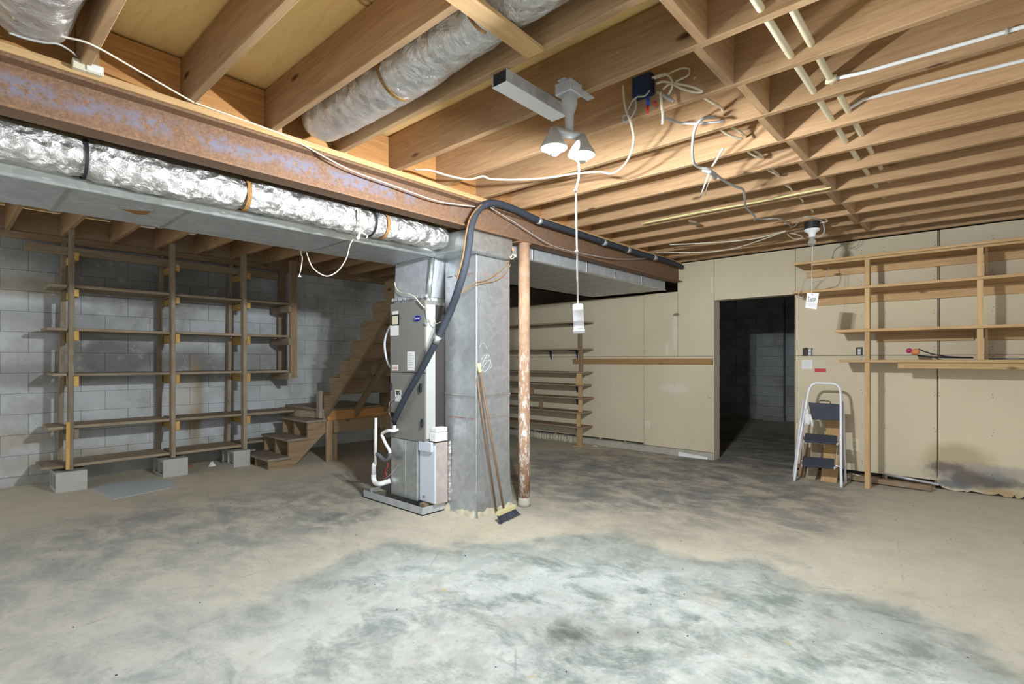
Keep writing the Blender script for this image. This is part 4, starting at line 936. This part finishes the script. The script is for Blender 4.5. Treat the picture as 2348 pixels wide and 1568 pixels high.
# ================================================================== CABLES
def cable(pts, r, m, label, name='cable', n=7, sm=6, cat='cable'):
    return tag(MB().tube(smooth_path(pts, sm), r, n).build(name, m, None, 0, True), label, cat)
Z = atZ
jb = thing('junction_box', tuple(atX(1480,205,2.43)), 'dark blue junction box with loose wires on a joist right of the glowing lamp', 'electrical box')
c_ = atX(1480, 200, 2.44)
box((2.39, c_.y-.052, 2.585), (2.44, c_.y+.05, 2.69)).build('box_body', M['navy'], jb, .004)
MB().tube([atX(1485,222,2.39), atX(1486,240,2.38)], .009, 8).build('wire_nut', M['bluewire'], jb, 0, True)
MB().tube([atX(1485,243,2.385), atX(1485,260,2.385)], .0065, 8).build('wire_nut', M['redwire'], jb, 0, True)
MB().tube([atX(1502,233,2.40), atX(1504,242,2.40)], .006, 8).build('wire_nut', M['redwire'], jb, 0, True)
def jw(l, r, m, label):
    return cable([atX(x, y, X_) for x, y, X_ in l], r, m, label)
jw([(1500,180,2.40),(1530,170,2.41),(1560,157,2.42),(1580,158,2.42),(1578,172,2.41),(1560,182,2.40),(1548,187,2.39)], .005, M['offwhite'], 'pale cable loop curling up beside the dark blue junction box')
jw([(1505,192,2.38),(1520,187,2.38),(1540,190,2.38),(1570,195,2.37),(1595,202,2.36),(1610,210,2.36),(1590,211,2.36),(1560,202,2.37),(1538,192,2.38),(1520,205,2.38)], .0055, M['cream'], 'cream cable bundle poking right from the dark blue junction box')
jw([(1496,178,2.39),(1525,170,2.38),(1540,182,2.37),(1541,200,2.37),(1532,217,2.38)], .0055, M['offwhite'], 'doubled pale cable drooping behind the dark blue junction box')
jw([(1515,212,2.37),(1517,240,2.36),(1520,262,2.37),(1519,285,2.38)], .007, M['cream'], 'short cream cable stub hanging straight below the junction box')
jw([(1508,210,2.38),(1530,225,2.36),(1544,232,2.35)], .008, M['grey'], 'short grey cable stub ending in a pale plug right of junction box')
cable([atX(1429,197,2.41), atX(1432,235,2.40), atX(1437,256,2.38), atX(1444,275,2.38), atX(1449,290,2.40)], .0065, M['offwhite'], 'pale cable dropping left of the junction box into a knot')
cable([atX(1490,207,2.39), atX(1478,220,2.38), atX(1462,222,2.37), atX(1450,232,2.37), atX(1440,252,2.37)], .0045, M['grey'], 'thin grey cable from the junction box to the knot')
cable([atX(1456,225,2.38), atX(1458,245,2.38), atX(1450,265,2.38), atX(1438,278,2.38), atX(1429,275,2.38), atX(1430,266,2.38), atX(1440,262,2.37)], .005, M['grey'], 'small grey cable loop tied round the knot')
cable([Z(954,389,2.50), Z(985,390,2.485), Z(1030,403,2.47), Z(1075,411,2.46), Z(1107,404,2.465), Z(1125,410,2.46), Z(1180,412,2.45), Z(1250,408,2.44), Z(1320,398,2.43), Z(1375,394,2.43), Z(1400,398,2.42), Z(1425,385,2.41), Z(1445,355,2.41), Z(1453,320,2.43), Z(1450,295,2.46), atX(1447,280,2.40)], .0065, M['cream'], 'long cream cable sagging below the glowing lamp from beam to junction box')
tag(MB().lathe(Z(954,389,2.50), [(.009,-.006),(.009,.006)], 8).build('cable_clamp', M['grey'], None), 'tiny grey clamp where the cream cable meets the beam', 'clamp')
cable([atX(1519,265,2.38), atX(1532,273,2.42), Z(1560,282,2.50), Z(1600,283,2.49), Z(1640,280,2.49), Z(1660,277,2.50)], .0065, M['grey'], 'grey cable curving right from below the junction box')
cable([Z(1640,268,2.54), Z(1612,272,2.49), Z(1595,290,2.46), Z(1589,320,2.43), Z(1588,350,2.41), Z(1592,375,2.40), Z(1605,384,2.40), Z(1622,387,2.40), Z(1635,395,2.40), Z(1660,414,2.41), Z(1685,427,2.42), Z(1704,435,2.43), Z(1708,455,2.42), Z(1710,475,2.42), Z(1722,487,2.42), Z(1731,497,2.42), Z(1730,505,2.42)], .008, M['grey'], 'long grey cable with a tangled knot drooping below the joists')
kt = thing('cable_knot', tuple(Z(1630,392,2.40)), 'twisted grey and clear cable ends sticking out of the knotted grey cable', 'cable')
MB().tube(smooth_path([Z(1612,390,2.41), Z(1625,392,2.395), Z(1635,400,2.40), Z(1640,408,2.41)], 4), .014, 8, True, .3, 30).build('knot_wrap', M['grey'], kt, 0, True)
MB().tube(smooth_path([Z(1633,382,2.40), Z(1645,363,2.39), Z(1652,350,2.39), Z(1657,341,2.39)], 4), .007, 7).build('cable_end', M['offwhite'], kt, 0, True)
MB().tube([Z(1626,395,2.40), Z(1614,428,2.36), Z(1606,452,2.33)], .005, 7).build('cable_end', M['white'], kt, 0, True)
MB().tube([Z(1632,400,2.40), Z(1620,432,2.36), Z(1617,448,2.34)], .003, 7).build('cable_end', M['white'], kt, 0, True)
# romex through the joists
def throughjoists(y0, y1, x0, x1, z, label, sag=.035, r=.007):
    pts = []; n = int((x1-x0)/.406)
    for i in range(n*4+1):
        x = x0+(x1-x0)*i/(n*4); f = (i % 4)/4; pts.append((x, y0+(y1-y0)*i/(n*4)+.02*math.sin(i*1.7), z-sag*math.sin(math.pi*f)))
    cable(pts, r, M['cream'], label, sm=3)
throughjoists(1.02, 1.16, 2.44, 5.6, 2.60, 'cream cable threaded through joists between junction box and far lamp')
throughjoists(1.06, 1.10, 3.26, 5.3, 2.585, 'second cream cable running alongside the first through the joists', .055, .006)
cable([Z(1655,283,2.53), Z(1672,274,2.54), Z(1678,277,2.54)], .010, M['cream'], 'cream cable end stub meeting the grey cable')
cable([(2.9, 1.115, 2.56), (3.05, 1.07, 2.53), (3.13, 1.03, 2.525), (3.02, 1.09, 2.54)], .006, M['cream'], 'short doubled cream cable loop in a joist bay')
# thin strip stapled under a joist
cable([Z(1470,513,2.499), Z(1600,487,2.499), Z(1720,466,2.499), Z(1830,444,2.499), Z(1905,430,2.499)], .006, M['yellow'], 'pale yellow cable stapled along a joist underside')
cable([Z(1505,580,2.49), Z(1560,579,2.47), Z(1620,578,2.46), Z(1680,570,2.46), Z(1740,552,2.47), Z(1800,530,2.485)], .006, M['offwhite'], 'lower white cable sagging toward the far lamp')
cable([Z(1535,561,2.495), Z(1600,558,2.48), Z(1680,553,2.475), Z(1740,545,2.48), Z(1802,529,2.487)], .006, M['offwhite'], 'upper white cable sagging toward the far lamp')
cable([Z(1731,501,2.45), Z(1755,502,2.49), Z(1785,501,2.49), Z(1800,508,2.49), Z(1818,520,2.49), Z(1830,510,2.49), Z(1845,497,2.49), Z(1865,499,2.49), Z(1885,507,2.49)], .006, M['grey'], 'wavy grey cable continuing to the far lamp')
cable([Z(1770,540,2.495), Z(1800,526,2.495), Z(1850,514,2.495)], .005, M['strap'], 'thin brown wire near the far lamp box')
cable([Z(1805,536,2.50), Z(1815,545,2.49), Z(1830,548,2.49), Z(1840,543,2.49), Z(1825,537,2.495), Z(1810,534,2.50)], .007, M['cream'], 'small coil of cream cable left of the far lamp')
cable([Z(1858,505,2.51), Z(1880,510,2.50), Z(1897,507,2.50), Z(1892,502,2.51)], .006, M['cream'], 'small cream cable hook above the far lamp')
cable([atX(1888,512,5.36), atX(1890,530,5.36), atX(1884,540,5.38), atX(1874,545,5.38)], .005, M['grey'], 'short grey wire looping right of the far lamp bulb')
# far lamp
fx_ = 5.36; c_ = atX(1862, 519, fx_)
l2 = thing('pull_lamp', (fx_, c_.y, 2.3), 'white porcelain lampholder with unlit clear bulb on a black ceiling box', 'lamp')
MB().lathe((fx_, c_.y, 2.44), [(.062,0),(.064,.004),(.064,.06),(.055,.063)], 22).build('ceiling_box', M['blackpl'], l2, 0, False)
MB().lathe((fx_, c_.y, 2.385), [(.026,-.02),(.028,.0),(.034,.018),(.058,.034),(.066,.044),(.064,.054)], 26).build('lampholder', M['porcelain'], l2, 0, True)
MB().lathe((fx_, c_.y, 2.285), [(.004,-.001),(.022,.006),(.034,.024),(.034,.042),(.022,.062),(.017,.078)], 22).build('bulb', M['bulb'], l2, 0, True)
tz = atX(1861, 674, fx_)
tg = thing('hanging_tag', (fx_, tz.y, 1.70), 'white card tag with handwriting hanging on a cord from the unlit far lamp', 'tag')
MB().tube([(fx_, c_.y-.004, 2.37), (fx_, c_.y-.002, 2.2), (fx_-.0, tz.y, tz.z-.012)], .0025, 6).build('cord', M['white'], tg, 0, True)
q = [atX(1851,671,fx_), atX(1878,672,fx_), atX(1872,709,fx_), atX(1846,706,fx_)]
MB().prism(q, (.002, 0, 0)).build('card', M['paper'], tg)
cdir = (q[1]-q[0]).normalized(); udir = (q[0]-q[3]).normalized()
def cpt(u, v): return q[0]+(q[1]-q[0])*u+(q[3]-q[0])*v-Vector((.0015,0,0))
text_mesh('Turn', .034, (cpt(.42,.36), cdir, udir), 'handwriting', M['ink'], tg, .2)
text_mesh('OFF', .034, (cpt(.45,.53), cdir, udir), 'handwriting', M['ink'], tg, .2)
text_mesh('~~~~ ~~~', .020, (cpt(.5,.71), cdir, udir), 'handwriting', M['ink'], tg, .2)
text_mesh('~~~~', .020, (cpt(.5,.82), cdir, udir), 'handwriting', M['ink'], tg, .2)
MB().lathe(cpt(.5,.12), [(.004,0),(.004,.0008)], 8, (-1,0,0)).build('hole', M['ink'], tg)
# cables by the pine shelf ends
cable([atX(1935,560,6.48), atX(1915,572,6.48), atX(1908,592,6.46), atX(1900,615,6.05), atX(1890,640,6.0), atX(1865,648,6.0), atX(1857,665,6.0)], .004, M['grey'], 'thin grey wire hanging over the left ends of the top pine shelves')
cable([atX(1859,628,6.0), atX(1846,642,6.0), atX(1840,660,6.01), atX(1833,672,6.01), atX(1828,680,6.02), atX(1838,684,6.02), atX(1842,678,6.02)], .004, M['grey'], 'thin grey wire with hooked end at the left tip of the pine shelf')
# sensor box on beam plate and thin wires
sb = thing('sensor_box', (.35, 2.84, 2.47), 'small white plastic box stuck on the beam plate at upper left', 'sensor')
bb = atY(200, 150, 2.845)
box((bb.x-.05, 2.835, bb.z-.028), (bb.x+.055, 2.867, bb.z+.012)).build('box_body', M['cream'], sb, .003)
box((bb.x-.005, 2.829, bb.z-.024), (bb.x+.050, 2.8345, bb.z+.008)).build('box_cover', M['white'], sb, .002)
cable([Z(30,40,2.47), Z(60,55,2.48), Z(110,75,2.49), Z(150,85,2.497), Z(210,102,2.497), Z(300,152,2.497), Z(380,198,2.497), Z(440,232,2.495), atY(460,240,2.865), atY(640,305,2.865), atY(700,335,2.866), atY(800,388,2.862), atY(900,425,2.862), atY(1000,460,2.862), atY(1060,470,2.862), atY(1110,476,2.862)], .0042, M['offwhite'], 'thin off-white wire strung from the top left corner along the beam')
cable([atY(1125,476,2.862), atY(1180,510,2.865), atY(1260,560,2.868), atY(1320,578,2.868), atY(1400,592,2.868), atY(1450,594,2.868), atY(1495,590,2.868)], .004, M['grey'], 'thin grey wire sagging across the beam right of the pull cord')
cable([Z(20,75,2.45), Z(60,88,2.455), Z(100,97,2.46), Z(130,100,2.47), Z(155,112,2.48), atY(178,130,2.85)], .004, M['grey'], 'thin grey wire arching into the white sensor box')
# cords by the supply duct
Yc = 3.25
cable([atY(826,478,3.03), atY(824,500,3.035), atY(815,540,3.24), atY(803,560,Yc), atY(795,590,Yc), atY(780,615,Yc), atY(765,628,Yc), atY(748,633,Yc), atY(730,625,Yc), atY(716,612,Yc), atY(708,595,Yc), atY(703,580,3.35)], .0038, M['offwhite'], 'off-white cord looping down below the supply duct')
pe = thing('cable', tuple(atY(688,630,3.95)), 'short off-white cord with a small bell end hanging beside the shelving', 'cord')
MB().tube(smooth_path([Vector((2.085, 3.95, 2.512)), Vector((1.95, 3.95, 2.46)), atY(690,570,3.95), atY(693,590,3.95), atY(691,610,3.95), atY(688,625,3.95)], 5), .0045, 6).build('cord', M['offwhite'], pe, 0, True)
MB().lathe(atY(687,635,3.95), [(.014,0),(.013,.006),(.005,.014),(.003,.03)], 10).build('bell_end', M['white'], pe, 0, True)
kc = thing('cord_knot', tuple(atY(820,540,3.03)), 'knotted off-white cord tied round the foil duct with frayed end', 'cord')
MB().tube([atY(824,482,3.03), atY(826,520,3.03), atY(825,532,3.03)], .0045, 6).build('cord', M['offwhite'], kc, 0, True)
MB().tube([atY(825,532,3.03), atY(822,545,3.03), atY(818,547,3.03)], [.006,.012,.009], 8).build('knot', M['cream'], kc, 0, True)
MB().tube([atY(826,530,3.03), atY(838,538,3.03), atY(843,541,3.03), atY(840,546,3.03)], .004, 6).build('cord', M['offwhite'], kc, 0, True)
# wires on the air handler and column
cable([atX(905,648,2.69), atX(908,660,2.69), atX(918,670,2.68), atX(935,673,2.66), atX(950,680,2.66), atX(962,694,2.655), atX(973,705,2.655)], .0045, M['cream'], 'cream wire wandering across the plenum above the air handler')
cable([atX(978,704,2.65), atX(984,715,2.64), atX(990,728,2.64), atX(985,737,2.64), atX(976,738,2.65)], .0045, M['offwhite'], 'off-white wire curl at the top right corner of the air handler')
cable([atX(990,722,2.66), atX(997,735,2.68), atX(1000,742,2.72), atX(1010,738,2.80)], .004, M['cream'], 'cream wire passing behind the black hose to the duct column')
cable([atY(1054,674,2.93), atY(1065,662,2.945), atY(1090,648,2.95), atY(1120,640,2.95), atY(1150,618,2.95), atY(1168,596,2.92), atY(1180,580,2.84)], .003, M['strap'], 'thin brown wire crossing the duct column below its top, upper strand')
cable([atY(1054,676,2.93), atY(1070,664,2.945), atY(1100,651,2.95), atY(1135,644,2.95), atY(1155,630,2.95), atY(1172,605,2.92)], .003, M['strap'], 'thin brown wire crossing the duct column below its top, lower strand')
wn = thing('wire_connectors', tuple(atY(1178,578,2.84)), 'cluster of small coloured wire nuts beside the post top', 'connector')
MB().tube([atY(1176,568,2.84), atY(1177,576,2.84)], .008, 8).build('wire_nut', M['orange'], wn, 0, True)
MB().tube([atY(1182,584,2.84), atY(1182,590,2.84)], .006, 8).build('wire_nut', M['yellow'], wn, 0, True)
MB().tube(smooth_path([atY(1171,590,2.85), atY(1176,583,2.84), atY(1180,588,2.84), atY(1173,594,2.85), atY(1169,587,2.85)], 4), .003, 6).build('wire_loop', M['cream'], wn, 0, True)
cable([atX(918,895,2.645), atX(913,905,2.645), atX(903,915,2.645), atX(893,925,2.65), atX(892,945,2.65), atX(896,955,2.65)], .003, M['grey'], 'thin grey wire tangled at the left edge of the air handler')
cable([atY(1103,472,2.86), atY(1215,516,2.86)], .0, M['grey'], 'x') if False else None
# floor grit
gr = MB()
for i in range(130):
    x = R.uniform(.3, 6.3); y = R.uniform(-.3, 6.6); s_ = R.uniform(.002, .005); a_ = R.uniform(0, 3.1)
    gr.bar((x, y, s_*.35), (x+s_*1.8*math.cos(a_), y+s_*1.8*math.sin(a_), s_*.35), s_, s_*.6)
tag(gr.build('floor_grit', M['ink'], None), 'scattered dark grit and crumbs on the concrete floor', 'debris', None, 'stuff')
tag(MB().prism([Z(1578,508,2.485), Z(1596,511,2.485), Z(1606,517,2.485), Z(1585,516,2.485)], (0,0,.017)).build('board_offcut', wood('old', 'Y'), None, .002), 'little wooden scrap fixed under a joist beyond the pull cord handle', 'board')
def scrap(pts, m, lab, r=.006): tag(MB().tube(pts, r, 7).build('paper_scrap', m, None, 0, True), lab, 'debris')
scrap([atX(1624,905,6.488), atX(1629,908,6.484), atX(1626,912,6.488)], M['paper'], 'white torn paper scrap stuck beside the doorway jamb')
scrap([atZ(1359,1022,.005), atZ(1369,1023,.005)], M['paper'], 'small white scrap on the floor at the foot of the bracket shelf support')
MB().prism([(6.448, atX(1555,1042,6.45).y, .001), (6.448, atX(1622,1055,6.45).y, .001), (6.462, atX(1622,1055,6.45).y, .028), (6.462, atX(1555,1042,6.45).y, .055)], (.006,0,0)).build('loose_paint', M['paper'], wr)
